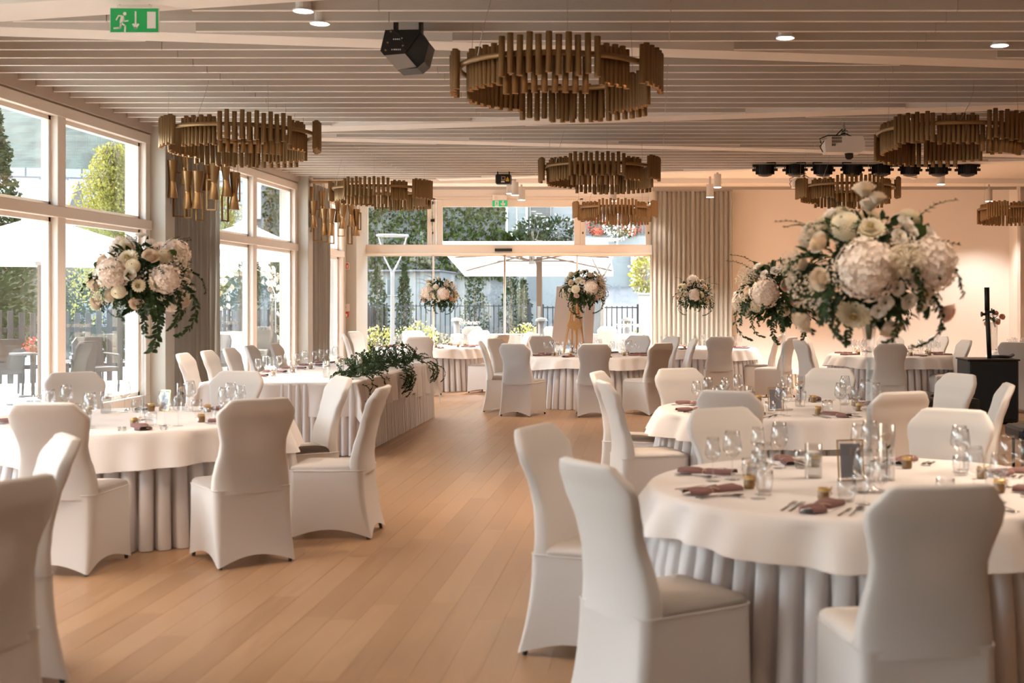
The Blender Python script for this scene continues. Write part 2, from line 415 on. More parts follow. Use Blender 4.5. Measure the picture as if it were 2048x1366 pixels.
def text3d(s, size, m, loc, parent=None, ext=.001, rot=(PI/2, 0, 0), name='lettering', align='CENTER', bold=0):
    cu = bpy.data.curves.new(name, 'FONT'); cu.body = s; cu.size = size; cu.extrude = ext; cu.align_x = align; cu.align_y = 'CENTER'; cu.offset = bold
    o = bpy.data.objects.new(name, cu); dg = bpy.context.evaluated_depsgraph_get(); C.objects.link(o)
    me = bpy.data.meshes.new_from_object(o.evaluated_get(dg)) if False else None
    o.data.materials.append(m); o.location = loc; o.rotation_euler = rot
    if parent is not None: o.parent = parent
    return o
text3d('happiness', .13, M['white'], (BX(1254), BY-.012, BZ(650)), dr, bold=.004)
text3d('celebrate', .12, M['white'], (BX(940), BY-.062, BZ(645)), dr, bold=.004)

# roof overhang outside
mb = MB(); mb.box(WX-.65, WX-.3, FY, BY+.3, CEIL-.02, CEIL+.5); struct('roof_left', mb, M['ceil'])
mb = MB(); mb.box(WX-.65, RX+.3, BY+.3, BY+1.25, CEIL+.05, CEIL+.6); struct('roof_back', mb, M['ceil'])

# curtains: a strip folded into deep waves
def curtain(name, label, pa, pb, zt, zb, amp, wave, side, n=14):
    pa = Vector(pa); pb = Vector(pb); L = (pb-pa).length; u = (pb-pa)/L; nrm = Vector((-u.y, u.x, 0))*side
    cols = int(L/wave*n); P = []
    for j in range(cols+1):
        s = j/cols*L; ph = s/wave*2*PI; rowp = []
        for zi in range(6):
            zf = zi/5; z = zb+(zt-zb)*zf
            a = amp*(1-.25*zf)*(1+.25*math.sin(ph*.31+1)); jit = .15*amp*math.sin(ph*.5+zi*.6)
            o = math.sin(ph+.25*math.sin(z*1.2+s))*a+jit+amp*.35*math.sin(2*ph)
            p = pa+u*(s+.25*wave*math.sin(2*ph)*.3)+nrm*o; rowp.append((p.x, p.y, z))
        P.append(rowp)
    root = thing(name, label, 'curtain'); m = MB(); m.grid(P); o = m.build('curtain_cloth', M['curtain'], root, True)
    m = MB(); m.box(0, L, -.02, .02, zt-.01, zt+.03, Matrix.Translation(pa.to_3d()) @ Matrix.Rotation(math.atan2(u.y, u.x), 4, 'Z')); m.build('curtain_rail', M['greypanel'], root)
    return root
curtain('curtain', 'wide grey floor-length curtain beside the glass doors in the back wall', (BX(1304), BY-.50, 0), (BX(1462), BY-.50, 0), BZ(386), .02, .05, .10, 1)
curtain('curtain', 'pleated grey curtain between the two large left windows', (WX+.12, 16.15, 0), (WX+.12, 17.85, 0), 3.72, .02, .07, .17, 1)
curtain('curtain', 'grey curtain beyond the second left window, next to the alarm pier', (WX+.12, 22.65, 0), (WX+.12, 23.9, 0), 3.72, .02, .07, .17, 1)
# fire point on the pier
def small(name, label, cat, p, w_, h, d, m, b=.004):
    t = thing(name, label, cat, p); mm = MB(); mm.bevbox(-w_/2, w_/2, -d, 0, -h/2, h/2, b); mm.build('housing', M[m], t); return t
p = W(692, 532, 25.9); t = small('fire_sign', 'small red fire alarm sign with white pictograms on grey pier', 'sign', (p.x, 25.898, p.z), .135, .135, .008, 'white')
m = MB(); m.box(-.055, .055, -.011, -.008, -.055, .055); m.build('red_panel', M['red'], t)
m = MB(); m.box(-.045, -.015, -.013, -.011, -.04, .0); m.box(-.04, -.025, -.013, -.011, 0, .035); m.box(-.015, .0, -.013, -.011, -.035, -.01)
m.prism([(.015, -.04), (.045, -.04), (.038, -.01), (.046, .0), (.036, .01), (.04, .035), (.028, .02), (.018, .035), (.02, .0), (.014, -.01)], -.013, -.011); m.build('pictogram', M['white'], t)
p = W(692, 615, 25.9); t = small('alarm_box', 'white square alarm box above red call point on grey pier', 'alarm', (p.x, 25.898, p.z), .15, .15, .03, 'whiteplastic')
m = MB(); m.cyl((0, -.03, 0), (0, -.034, 0), .012); m.build('indicator', M['red'], t)
p = W(692, 629, 25.9); t = small('call_point', 'red manual call point below the white alarm box', 'alarm', (p.x, 25.898, p.z), .11, .11, .035, 'red')
m = MB(); m.box(-.035, .035, -.038, -.035, -.045, .015); m.build('call_plate', M['white'], t)

# ---------------------------------------------------------------- exit signs
def tubefig(m, pts, r): 
    for a, b_ in zip(pts[:-1], pts[1:]):
        ax, az = a; bx, bz = b_; d = Vector((bx-ax, bz-az)); L = d.length; nrm = Vector((-d.y, d.x))/L*r; e = d/L*r*.5
        m.prism([(ax+nrm.x-e.x, az+nrm.y-e.y), (ax-nrm.x-e.x, az-nrm.y-e.y), (bx-nrm.x+e.x, bz-nrm.y+e.y), (bx+nrm.x+e.x, bz+nrm.y+e.y)], -.006, -.002)
def runner(m, s, cx, cz):
    q = lambda pts: [(cx+x*s, cz+z*s) for x, z in pts]
    m.prism([(cx+s*(.16+.085*math.cos(a)), cz+s*(.36+.085*math.sin(a))) for a in [2*PI*i/14 for i in range(14)]], -.006, -.002)
    m.prism(q([(-.02, .28), (.10, .26), (.14, .12), (.02, -.14), (-.08, -.10), (-.08, .02)]), -.006, -.002)
    tubefig(m, q([(.03, .26), (-.14, .26), (-.25, .06)]), .03*s); tubefig(m, q([(.10, .10), (.14, .0), (.32, .02)]), .03*s)
    tubefig(m, q([(-.02, -.10), (-.06, -.32), (-.36, -.34)]), .038*s); tubefig(m, q([(.0, -.10), (.18, -.22), (.17, -.5)]), .038*s)
p = W(269, 40.5, 9.3); t = thing('exit_sign', 'large hanging green exit sign with running man, thin arrow and white door', 'sign', p)
m = MB(); m.bevbox(-.184, .184, -.001, .008, -.096, .094, .002); m.build('clear_plate', M['white'], t)
m = MB(); m.box(-.178, .178, -.003, -.001, -.089, .088); m.build('green_panel', M['green'], t)
m = MB(); runner(m, .155, -.095, -.008); m.build('running_man', M['white'], t)
m = MB(); tubefig(m, [(.01, .062), (.01, -.04)], .006); tubefig(m, [(-.008, -.03), (.01, -.062)], .007); tubefig(m, [(.03, -.03), (.01, -.062)], .007); m.build('arrow', M['white'], t)
m = MB(); m.box(.096, .16, -.006, -.002, -.062, .062); m.build('door_symbol', M['white'], t)
m = MB(); m.box(-.13, .13, 0, .006, .09, .30); m.build('hanger_plate', glassmat('clear_acrylic', (.96, .95, .93), .8, 1.45, .04), t)

for sx in (-.11, .11): m = MB(); m.cyl((sx, -.004, .12), (sx, .01, .12), .006); m.build('fixing', M['greypanel'], t)
p = W(999.5, 407, BY-.10); t = thing('exit_sign', 'small green exit sign with white arrow above the glass doors', 'sign', p)
m = MB(); m.bevbox(-.155, .155, 0, .06, -.065, .065, .003); m.build('housing', M['green2'], t)
m = MB(); m.box(-.105, -.025, -.004, 0, -.06, .06); m.build('door_symbol', M['white'], t)
m = MB(); runner(m, .10, -.065, 0); m.build('running_man', M['green2'], t).location = (0, -.004, 0)
m = MB(); tubefig(m, [(.07, .055), (.07, -.03)], .014); tubefig(m, [(.03, 0), (.07, -.055)], .012); tubefig(m, [(.11, 0), (.07, -.055)], .012); m.build('arrow', M['white'], t)
m = MB(); m.bevbox(-.16, .16, .0, .08, .07, .19, .004); m.build('light_box', M['ceil'], t)
# ================================================================ CEILING FITTINGS
# lamps in the recessed downlights; the unseen ones are added to light the foreground
def downlight(x, y, label, power, hz=CEIL-.012, r=.065, grp=None):
    t = thing('downlight', label, 'downlight', (x, y, hz), group=grp)
    m = MB(); m.lathe([(r+.012, 0), (r+.012, .012), (r, .014), (r, .004)], 20, cap1=True); m.build('trim_ring', M['white'], t)
    m = MB(); m.cyl((0, 0, .02), (0, 0, CEIL+.34-hz), r*.9, n=14); m.build('can', M['white'], t)
    m = MB(); m.lathe([(r, -.002), (r*.999, .003)], 20, cap0=True); m.build('lens', M['down'], t)
    if power:
        L = bpy.data.lights.new('downlight_lamp', 'SPOT'); L.energy = power; L.color = LAMP_COL; L.spot_size = math.radians(100); L.spot_blend = .9; L.shadow_soft_size = .07
        o = bpy.data.objects.new('downlight_lamp', L); C.objects.link(o); o.parent = t; o.location = (0, 0, -.03)
downlight(-2.67, 9.49, 'bright downlight above its twin, left of the black projector', DNW)
downlight(-2.66, 9.92, 'lower of two close bright downlights left of the black projector', DNW)
downlight(1.09, 10.46, 'round downlight in the slats right of the large near chandelier', DNW)
downlight(2.97, 10.77, 'round downlight in the slats at the upper right', DNW)
downlight(3.08, 15.1, 'round downlight just above the right chandelier', DNW)

for x, z, lab in ((-.1, 4.6, 'added fill downlight over the aisle in the foreground, out of the picture'), (1.2, 4.4, 'added fill downlight over the near side of the front right table, out of the picture'), (1.6, 6.3, 'added fill downlight over the front right table, out of the picture'), (-3.0, 6.6, 'added fill downlight before the front left table, out of the picture'), (-2.4, 4.6, 'added fill downlight over the lower left chairs, out of the picture')):
    downlight(x, z, lab, 65)  # fill lamps added out of view to light seat and table tops

def chandelier_proto():
    t = thing('ring_chandelier', 'x', 'chandelier')
    R = .755
    for k in range(1):
        pts = [(R*math.cos(2*PI*i/64), R*math.sin(2*PI*i/64), (.02, -.085)[k]+0*i) for i in range(65)]
        m = MB(); m.tube(pts, .022, 8, False); m.build('ring_rail', M['brass'], t, True)
    tube = MB(); tube.lathe([(.0235, 0), (.0235, .29), (.019, .29), (.019, .27)], 12, cap1=True)
    tube.lathe([(.0235, 0), (.0185, .001), (.0185, .012)], 12); tube.mi = 1; tube.lathe([(.0185, .008), (.018, .009)], 12, cap0=True)
    me = tube.mesh('light_tube', [M['brass'], M['bulb']], False)
    me.polygons.foreach_set('use_smooth', [len(p.vertices) == 4 for p in me.polygons])
    n = 0
    def put(a, r, z):
        obj('light_tube', me, t, (r*math.cos(a), r*math.sin(a), z), (random.uniform(-.02, .02), random.uniform(-.02, .02), 0))
    # outer upper groups and inner lower groups in six arcs
    arcs = [(-118, -62, 11, 1, -.15), (-60, -38, 7, 0, -.19), (-36, 8, 12, 1, -.15), (8, 60, 14, 0, -.22), (60, 118, 13, 1, -.25), (118, 172, 14, 0, -.20), (172, 206, 9, 1, -.17), (206, 240, 9, 0, -.19)]
    for a0, a1, cnt, outer, z in arcs:
        for i in range(cnt):
            a = math.radians(a0+(a1-a0)*(i+.5)/cnt)
            put(a, R+(.045 if outer else -.045), z+(.02 if i % 2 else 0))
    for a0, a1, cnt in ((-120, -66, 9), (30, 100, 12)):
        for i in range(cnt):
            a = math.radians(a0+(a1-a0)*(i+.5)/cnt); put(a, R-.045 if a0 < 0 else R+.045, -.26)
    for a in (40, 160, 280):
        m = MB(); x, y = R*math.cos(math.radians(a)), R*math.sin(math.radians(a)); m.cyl((x, y, 0), (x*.97, y*.97, CEIL-3.34+.05), .0022, n=5); m.build('suspension_wire', M['greypanel'], t)
    m = MB(); m.tube([(R*math.cos(3.9), R*math.sin(3.9), .03), (-.5, -.6, .2), (-.46, -.62, .33), (-.42, -.6, .5)], .003, 5); m.build('power_cord', M['greypanel'], t)
    return proto(t)
ch = chandelier_proto()
CH = [(1115, -.757, 9.7, 'large ring chandelier of brass tubes, nearest the camera at top centre', .0),
      (480, -4.40, 13.3, 'ring chandelier of brass tubes hanging before the left windows', .5),
      (1199, -.745, 16.8, 'middle ring chandelier, second in the centre row', .0),
      (763, -4.38, 20.0, 'far ring chandelier of the left row, by the second sconce', -.1),
      (1230, -.77, 24.1, 'small far ring chandelier before the curtain and glass doors', .1),
      (1900, 3.12, 13.2, 'right ring chandelier beside the white projector', .7),
      (1695, 3.02, 19.6, 'ring chandelier below the row of black stage lamps', .1),
      (2040, 7.05, 24.2, 'ring chandelier partly cut by the right frame edge', .6)]
for i, (px, x, z, lab, rz) in enumerate(CH):
    if i == 0: ch.location = (x, z, 3.34); ch['label'] = lab; ch['group'] = 'brass tube ring chandeliers'
    else: dup(ch, (x, z, 3.34), rz, lab)
for x, z, lab in ((3.12, 6.7, 'ring chandelier above the front right table, out of the picture'), (-4.40, 6.6, 'ring chandelier above the front left table, out of the picture'), (-.76, 2.6, 'ring chandelier above the photographer, out of the picture')): dup(ch, (x, z, 3.34), .3, lab)
# the chandeliers' own light, below the rings; the last two unseen lamps lack rings
for x, z in [(c[1], c[2]) for c in CH]+[(3.12, 6.7), (-4.40, 6.6), (7.05, 10.0), (7.05, 17.5)]:
    L = bpy.data.lights.new('chandelier_lamp', 'AREA'); L.shape = 'DISK'; L.size = 1.5; L.spread = math.radians(130); L.energy = CHW*(.8 if z > 20 else 1.9 if x > 3 and z < 8 else 1); L.color = LAMP_COL
    o = bpy.data.objects.new('chandelier_lamp', L); C.objects.link(o); o.location = (x, z, 3.04)

# brass cluster sconces
def cluster(x0, z0, label, sc=1.0, seed=1):
    t = thing('brass_cluster_lamp', label, 'lamp', (x0, z0, 0), group='brass cluster lamps hung at the window piers')
    rr = random.Random(seed)
    m = MB(); m.bevbox(-.02, .95, -.06, .06, CEIL-.10, CEIL-.06, .004); m.build('ceiling_plate', M['brass2'], t)
    cone = MB(); cone.lathe([(.064, .48), (.066, .475), (.038, .225), (.041, .222), (.041, .20), (.038, .197), (.066, .0), (.062, .002)], 16, cap0=True, cap1=True); cme = cone.mesh('cone_shade', M['brass2'], False)
    cme.polygons.foreach_set('use_smooth', [len(p.vertices) == 4 for p in cme.polygons])
    # (x along the row, drop below ceiling to the shade bottom)
    for (dx, dy, zz, ty) in ((.05, .05, .62, .02), (.14, -.04, .88, 0), (.26, .05, .70, .03), (.34, -.05, 1.02, -.02), (.46, -.07, 1.02, .03), (.55, .06, .78, 0), (.66, -.05, .90, .06), (.82, .0, .86, -.05), (.88, .08, 1.02, .02)):
        obj('cone_shade', cme, t, (dx, dy, CEIL-.02-zz), (rr.uniform(-.03, .03), ty, 0))
        m = MB(); m.cyl((dx, dy, CEIL-.02-zz+.47), (dx, dy, CEIL-.09), .004, n=6); m.build('hanging_rod', M['brass2'], t)
    for (dx, dy, zt, h, w_, yaw) in ((-.02, .0, .42, .55, .12, .2), (.10, .08, .55, .58, .20, .9), (.30, -.08, .74, .42, .10, .3), (.40, .06, .80, .38, .14, 1.2), (.58, -.08, .66, .40, .13, .1), (.72, .08, .85, .34, .10, .8), (.92, .02, .62, .32, .06, .4)):
        m = MB(); T = Matrix.Translation((dx, dy, CEIL-zt-h)) @ Matrix.Rotation(yaw, 4, 'Z'); b = .009
        for (a0, a1, c0, c1) in ((0, 2*b, 0, h), (w_-2*b, w_, 0, h), (0, w_, 0, 2*b), (0, w_, h-2*b, h)): m.box(a0, a1, -b, b, c0, c1, T)
        m.cyl(T @ Vector((w_/2, 0, h)), (dx+.02, dy, CEIL-.09), .003, n=5)
        m.build('rectangular_frame', M['brass2'], t)
    return t
cluster(-6.28, 15.95, 'cluster of brass cone shades and square frames at the near window pier')
cluster(-6.25, 22.4, 'cluster of brass cone shades and frames at the farther window pier', seed=4)

# black hexagonal projector near the ceiling
p = W(812, 100, 9.9); t = thing('black_projector', 'black angular effect projector hanging from the slats, silver underside', 'projector', p, 0)
ym = -.10; hx = [(-.16, .155), (.135, .155), (.20, .075), (.145, -.085), (.065, -.145), (-.135, .02-.025), (-.185, .02)]
def PP(x, y): return ((x-812)*9.9/F, (100-y)*9.9/F)
front = [PP(773, 62), PP(840, 61), PP(848, 73), PP(860, 88), PP(850, 126), PP(836, 138), PP(796, 141), PP(772, 114), PP(763, 104)]
m = MB(); m.prism(front, -.04, .22); smo = m.build('body', M['black'], t)
m = MB(); m.prism([PP(773, 63), PP(846, 63), PP(812, 110), PP(771, 113.5), PP(763.5, 104)], -.052, -.04); m.build('front_plate', M['blackmetal'], t)
m = MB(); m.prism([PP(771.5, 113.5), PP(813, 110), PP(835, 136), PP(796, 141)], -.055, -.04); m.build('silver_underside', M['greypanel'], t, label='silver lower panel')
m = MB()
for px, py, w_ in ((789, 81, 2.2), (793, 81, 2.4), (797, 81, 2.4), (801, 81, 1.6), (806, 79, 1.2)): m.prism([PP(px, py-1), PP(px+w_, py-1), PP(px+w_, py+1.4), PP(px, py+1.4)], -.055, -.052)
for px in (786, 790, 792.5, 795.5, 799, 802.5): m.prism([PP(px, 100.5), PP(px+1.6, 100.5), PP(px+1.6, 103), PP(px, 103)], -.055, -.052)
m.build('marking', M['white'], t)
m = MB(); [m.cyl((*PP(px, py)[:1], -.06, PP(px, py)[1]), (PP(px, py)[0], -.05, PP(px, py)[1]), .007, n=8) for px, py in ((784.5, 66), (778, 88), (774, 103), (808.5, 94))]; m.build('knob', M['brass2'], t)
m = MB(); m.tube([(PP(787, 63)[0], -.07, PP(787, 63)[1]), (PP(800, 72)[0], -.08, PP(800, 72)[1]), (PP(810, 90)[0], -.07, PP(810, 90)[1]), (PP(818, 100)[0], -.05, PP(818, 100)[1])], .004, 6); m.build('cable', M['blackmetal'], t)
m = MB(); m.box(-.10, -.08, 0, .1, .1, .30); m.box(.1, .12, 0, .1, .1, .30); m.box(-.10, .12, 0, .1, .27, .30); m.build('hanging_bracket', M['blackmetal'], t)
# white projectors
def wproj(px, py, z, label, s=1.0, cables=True):
    p = W(px, py, z); t = thing('white_projector', label, 'projector', p, 0)
    prof = [(-.25, .055), (-.17, .10), (.22, .10), (.245, .03), (.245, -.07), (.19, -.10), (-.24, -.10)]
    m = MB(); m.prism([(x*s, zz*s) for x, zz in prof], -.14*s, .16*s); m.build('body', M['whiteplastic'], t)
    m = MB()
    for r in range(3):
        for k in range(15 if r < 2 else 6): m.box((-.165+k*.0085)*s, (-.161+k*.0085)*s, -.143*s, -.139*s, (.06-.042*r)*s, (.092-.042*r)*s)
    m.build('vent_grille', M['blackmetal'], t)
    m = MB(); m.cyl((.07*s, .02, -.09*s), (.07*s, -.02, -.145*s), .055*s, .05*s, n=18); m.build('lens', M['black'], t)
    m = MB(); m.cyl((0, 0, .10*s), (0, 0, .24*s), .028*s, n=16); m.cyl((0, 0, .2*s), (0, 0, CEIL+.34-p.z), .02*s, n=12); m.build('ceiling_mount', M['greypanel'], t)
    m = MB(); m.tube([(-.02*s, -.03, .2*s), (-.12*s, -.05, .1*s), (-.25*s, -.06, .05*s), (-.30*s, -.05, -.02*s), (-.26*s, 0, -.08*s)], .007*s, 6)
    m.tube([(.1*s, -.02, .11*s), (.0, -.04, .15*s), (-.05*s, -.04, .12*s), (-.2*s, -.05, .12*s), (-.3*s, -.04, .08*s), (-.28*s, 0, .03*s)], .007*s, 6)
    m.tube([(-.03*s, -.05, .17*s), (.04*s, -.05, .18*s), (.05*s, -.04, .14*s), (-.04*s, -.04, .14*s), (.02*s, -.05, .2*s)], .006*s, 6)
    m.build('cable', M['black'], t)
wproj(1687, 291, 15.6, 'white ceiling projector with looped black cables, left of right chandelier')
wproj(1608, 366, 21.5, 'farther white ceiling projector behind the chandelier under the stage lamps', .85)
p = W(1006, 359, 21.6); t = thing('laser_box', 'small black laser box with yellow warning sticker above the glass doors', 'projector', p)
m = MB(); m.bevbox(-.12, .14, -.10, .12, -.085, .085, .02); m.build('body', M['black'], t)
m = MB(); m.box(-.015, .05, -.105, -.10, -.02, .045); m.build('aperture_frame', M['ribbon'], t)
m = MB(); m.box(-.005, .04, -.108, -.105, -.01, .035); m.build('aperture', M['black'], t)
m = MB(); m.box(-.02, .04, -.104, -.10, -.06, -.035); m.build('white_sticker', M['white'], t)
m = MB(); m.prism([(.065, -.01), (.115, -.01), (.09, .04)], -.104, -.10); m.box(.06, .115, -.104, -.10, -.04, -.015); m.build('warning_sticker', mat('warning_yellow', (.8, .42, .02), .5), t)
m = MB(); m.box(-.1, -.08, -.02, .02, .07, .17); m.box(.1, .12, -.02, .02, .07, .17); m.build('bracket', M['blackmetal'], t)
# stage lamps
x0s = [1530, 1590, 1646, 1705, 1762, 1820, 1877, 1935]
lampw = ['first from the left', 'second from the left', 'third from the left', 'fourth from the left', 'fourth from the right', 'third from the right', 'second from the right', 'first from the right']
for i, px in enumerate(x0s):
    p = W(px, 340, 20.2); t = thing('stage_lamp', 'black stage lamp, %s in the ceiling row' % lampw[i], 'stage lamp', p, random.uniform(-.3, .3), 'row of black stage lamps')
    T = Matrix.Rotation(random.uniform(-.15, .15), 4, 'X')
    m = MB(); m.lathe([(.05, .09), (.13, .08), (.145, .0), (.135, -.06), (.10, -.095), (.04, -.11)], 22, T, True, True); smoothed(m.build('lamp_body', M['black'], t))
    m = MB()
    for k in range(22):
        a = 2*PI*k/22; R_ = Matrix.Rotation(a, 4, 'Z'); m.box(.10, .153, -.004, .004, -.07, .07, T @ R_)
    m.build('cooling_fin', M['blackmetal'], t, kind='stuff')
    m = MB(); m.box(-.175, -.165, -.02, .02, -.01, .12); m.box(.165, .175, -.02, .02, -.01, .12); m.box(-.175, .175, -.02, .02, .11, .125); m.build('yoke', M['black'], t)
    for s in (-1, 1): m = MB(); m.cyl((s*.15, 0, 0), (s*.205, 0, 0), .022, n=8); m.build('yoke_knob', M['black'], t)
m = MB(); m.cyl(W(1505, 331, 20.2), W(1960, 331, 20.2), .025, n=10); m.build('lamp_bar', M['black'], label='black bar carrying the row of stage lamps', cat='bar')
# cylinder spotlights
CYL = [(1020, 375, 24.5, 'grey cylinder spot half behind the small black laser box'), (1030, 378, 23.9, 'tall grey cylinder spot right of the small black laser box'), (1043, 388, 25.0, 'grey cylinder spot above and right of the small exit sign'),
       (1226, 390, 25.2, 'grey cylinder spot rising behind the small far chandelier'), (1305, 396, 26.0, 'grey cylinder spot at the curtain corner'), (1435, 362, 23.4, 'grey cylinder spot over the curtain, the higher of the pair'), (1420, 382, 24.2, 'grey cylinder spot over the curtain, the lower of the pair'),
       (1882, 356, 23.4, 'grey cylinder spot below the right end of the stage lamps'), (1978, 391, 25.7, 'grey cylinder spot behind the chandelier at the right edge'), (1652, 362, 23.4, 'grey cylinder spot behind the middle stage lamps')]
for px, py, z, lab in CYL:
    p = W(px, py, z); t = thing('cylinder_spot', lab, 'spotlight', (p.x, p.y, p.z))
    m = MB(); m.lathe([(.068, -.12), (.07, -.118), (.07, .13), (.055, .13)], 20, cap1=True); smoothed(m.build('spot_body', M['spot'], t))
    m = MB(); m.lathe([(.07, -.125), (.07, -.118)], 20, cap0=True); m.build('spot_lens', M['down'], t)
    m = MB(); m.cyl((0, 0, .12), (0, 0, max(.15, CEIL+.2-p.z)), .02, n=8); m.build('spot_stem', M['spot'], t)
    L = bpy.data.lights.new('cylinder_spot_lamp', 'SPOT'); L.energy = {1305: 20, 1978: 170, 1882: 700, 1652: 800}.get(px, SPW); L.color = (1, .94, .87); L.spot_size = math.radians(110); L.spot_blend = .6; L.shadow_soft_size = .05
    o = bpy.data.objects.new('cylinder_spot_lamp', L); C.objects.link(o); o.parent = t; o.location = (0, 0, -.15)
for px, py, z, lab in ((961, 363, 25.0, 'round smoke detector on the plain ceiling left of the laser box'), (1828, 360, 24.0, 'round smoke detector on the plain ceiling under the stage lamps')):
    p = W(px, py, z); t = thing('smoke_detector', lab, 'detector', (p.x, z, CEIL+.19))
    m = MB(); m.lathe([(.03, -.06), (.055, -.045), (.06, -.03), (.065, 0)], 16, cap0=True); m.build('detector_body', M['whiteplastic'], t); m = MB(); m.lathe([(.057, -.04), (.062, -.033)], 16); m.build('detector_vent', M['black'], t)
# ================================================================ CHAIRS
def lerp_tab(tab, x, sm=.5):
    for (a, va), (b, vb) in zip(tab[:-1], tab[1:]):
        if x <= b: 
            t = max(0, min(1, (x-a)/(b-a))); t = t*t*(3-2*t)*sm+t*(1-sm); return va+(vb-va)*t
    return tab[-1][1]
HWT = [(.44, .233), (.52, .229), (.60, .217), (.67, .200), (.74, .197), (.80, .210), (.86, .229), (.905, .234), (.93, .226), (.965, .196), (.99, .176), (1.0, .168)]
YCT = [(.44, -.195), (.52, -.195), (.62, -.208), (.75, -.24), (.88, -.285), (1.0, -.335)]
THT = [(.44, .10), (.55, .085), (.75, .07), (.95, .062), (1.0, .05)]
def back_ring(z, shrink=0, n=44):
    hw = lerp_tab(HWT, z)-shrink; yc = lerp_tab(YCT, z); ht = lerp_tab(THT, z)/2-shrink; r = []
    for k in range(n):
        a = 2*PI*k/n; ca, sa = math.cos(a), math.sin(a)
        x = hw*math.copysign(abs(ca)**.35, ca); y = ht*math.copysign(abs(sa)**.45, sa)
        y -= .022*(1-(x/.23)**2)          # gentle curve of the back
        r.append((x, yc+y, z))
    return r
def rrect(x0, x1, y0, y1, r, n=8):
    out = []
    for cx, cy, a0 in ((x1-r, y1-r, 0), (x0+r, y1-r, PI/2), (x0+r, y0+r, PI), (x1-r, y0+r, 3*PI/2)):
        for k in range(n+1): a = a0+PI/2*k/n; out.append((cx+r*math.cos(a), cy+r*math.sin(a)))
    # subdivide the straight sides
    res = []; N = len(out)
    for i in range(N):
        p, q = out[i], out[(i+1) % N]; res.append(p); d = math.hypot(q[0]-p[0], q[1]-p[1])
        if d > .05:
            for k in range(1, 8): res.append((p[0]+(q[0]-p[0])*k/8, p[1]+(q[1]-p[1])*k/8))
    return res
def make_chair():
    t = thing('banquet_chair', 'x', 'chair')
    m = MB(); zs = [.43, .46, .5, .54, .58, .62, .66, .70, .74, .78, .82, .86, .89, .91, .925, .94, .955, .97, .983, .993]
    rs = [back_ring(z) for z in zs]+[back_ring(.998, .008), back_ring(1.001, .022)]
    rs[-1] = [(x, y, 1.003) for x, y, z in rs[-1]]
    m.rings(rs, False, True); m.build('back_cover', M['chair'], t, True)
    # seat cushion cover
    m = MB(); rs = []
    for d, z in ((0, .452), (0, .468), (.006, .479), (.018, .487), (.05, .493), (.10, .497), (.16, .499)):
        rs.append([(x, y, z) for x, y in rrect(-.232+d, .232-d, -.20+d*.6, .235-d, max(.045-d, .012))])
    m.rings(rs, False, True); m.build('seat_cover', M['chair'], t, True)
    # skirt: taut between four corner pockets on the feet, arched hems between
    top = rrect(-.236, .236, -.252, .238, .045); bot = rrect(-.236, .236, -.315, .248, .02)
    N = len(top); rs = []
    for i in range(10):
        f = i/9; ring = []
        for k in range(N):
            (ax, ay), (bx, by) = top[k], bot[k]
            # distance from the nearest corner along a side, 0 at corner 1 at middle
            ex = abs(bx)/.236; ey = abs(by+.0335)/.2815; mid = 1-min(ex, ey) if max(ex, ey) > .9 else 0; mid = max(0, min(1, mid))
            e = math.sin(mid*PI/2)
            hem = .008+.058*e; z = .455+(hem-.455)*f; g = f*f
            x = ax+(bx-ax)*g; y = ay+(by-ay)*g
            pull = .020*e*f*(1.3-f*.3)
            if ex >= ey: x -= math.copysign(pull, x)
            else: y -= math.copysign(pull, y+.03)
            ring.append((x, y, z))
        rs.append(ring)
    m.rings(rs); m.build('skirt_cover', M['chair'], t, True)
    m = MB(); m.tube([(x, y, .455) for x, y in top]+[(*top[0], .455)], .0035, 5, False); m.build('seam', M['chair'], t, True)
    for sx in (-1, 1):
        for y0, y1 in ((-.19, -.285), (.19, .222)):
            m = MB(); m.cyl((sx*.19, y0, .45), (sx*.212, y1, .0), .014, .011, 8); m.build('leg', M['foot'], t)
    # the chair's own padded back inside the cover, with its square opening
    m = MB()
    def strip(xa, xb, za, zb):
        ya, yb = lerp_tab(YCT, za)-.012, lerp_tab(YCT, zb)-.012
        m.add([(xa, ya-.012, za), (xb, ya-.012, za), (xb, ya+.012, za), (xa, ya+.012, za), (xa, yb-.012, zb), (xb, yb-.012, zb), (xb, yb+.012, zb), (xa, yb+.012, zb)],
              [(3, 2, 1, 0), (4, 5, 6, 7), (0, 1, 5, 4), (1, 2, 6, 5), (2, 3, 7, 6), (3, 0, 4, 7)])
    strip(-.19, .19, .46, .60); strip(-.19, .19, .60, .68); strip(-.19, -.07, .68, .82); strip(.07, .19, .68, .82); strip(-.19, .19, .82, .93); m.build('back_frame', M['board'], t)
    return proto(t)
chair = make_chair(); first = [True]
CHAIRS = []
def put_chair(X, Z, ang, label, group='covered banquet chairs'):
    """X, Z: plan position of the back's top; ang: the way the seat points, degrees from +X toward +Y"""
    a = math.radians(ang); f = Vector((math.cos(a), math.sin(a))); loc = (X+f.x*.33, Z+f.y*.33, 0); rz = a-PI/2
    if first[0]: first[0] = False; chair.location = loc; chair.rotation_euler = (0, 0, rz); chair['label'] = label; chair['group'] = group; return chair
    return dup(chair, loc, rz, label, group)
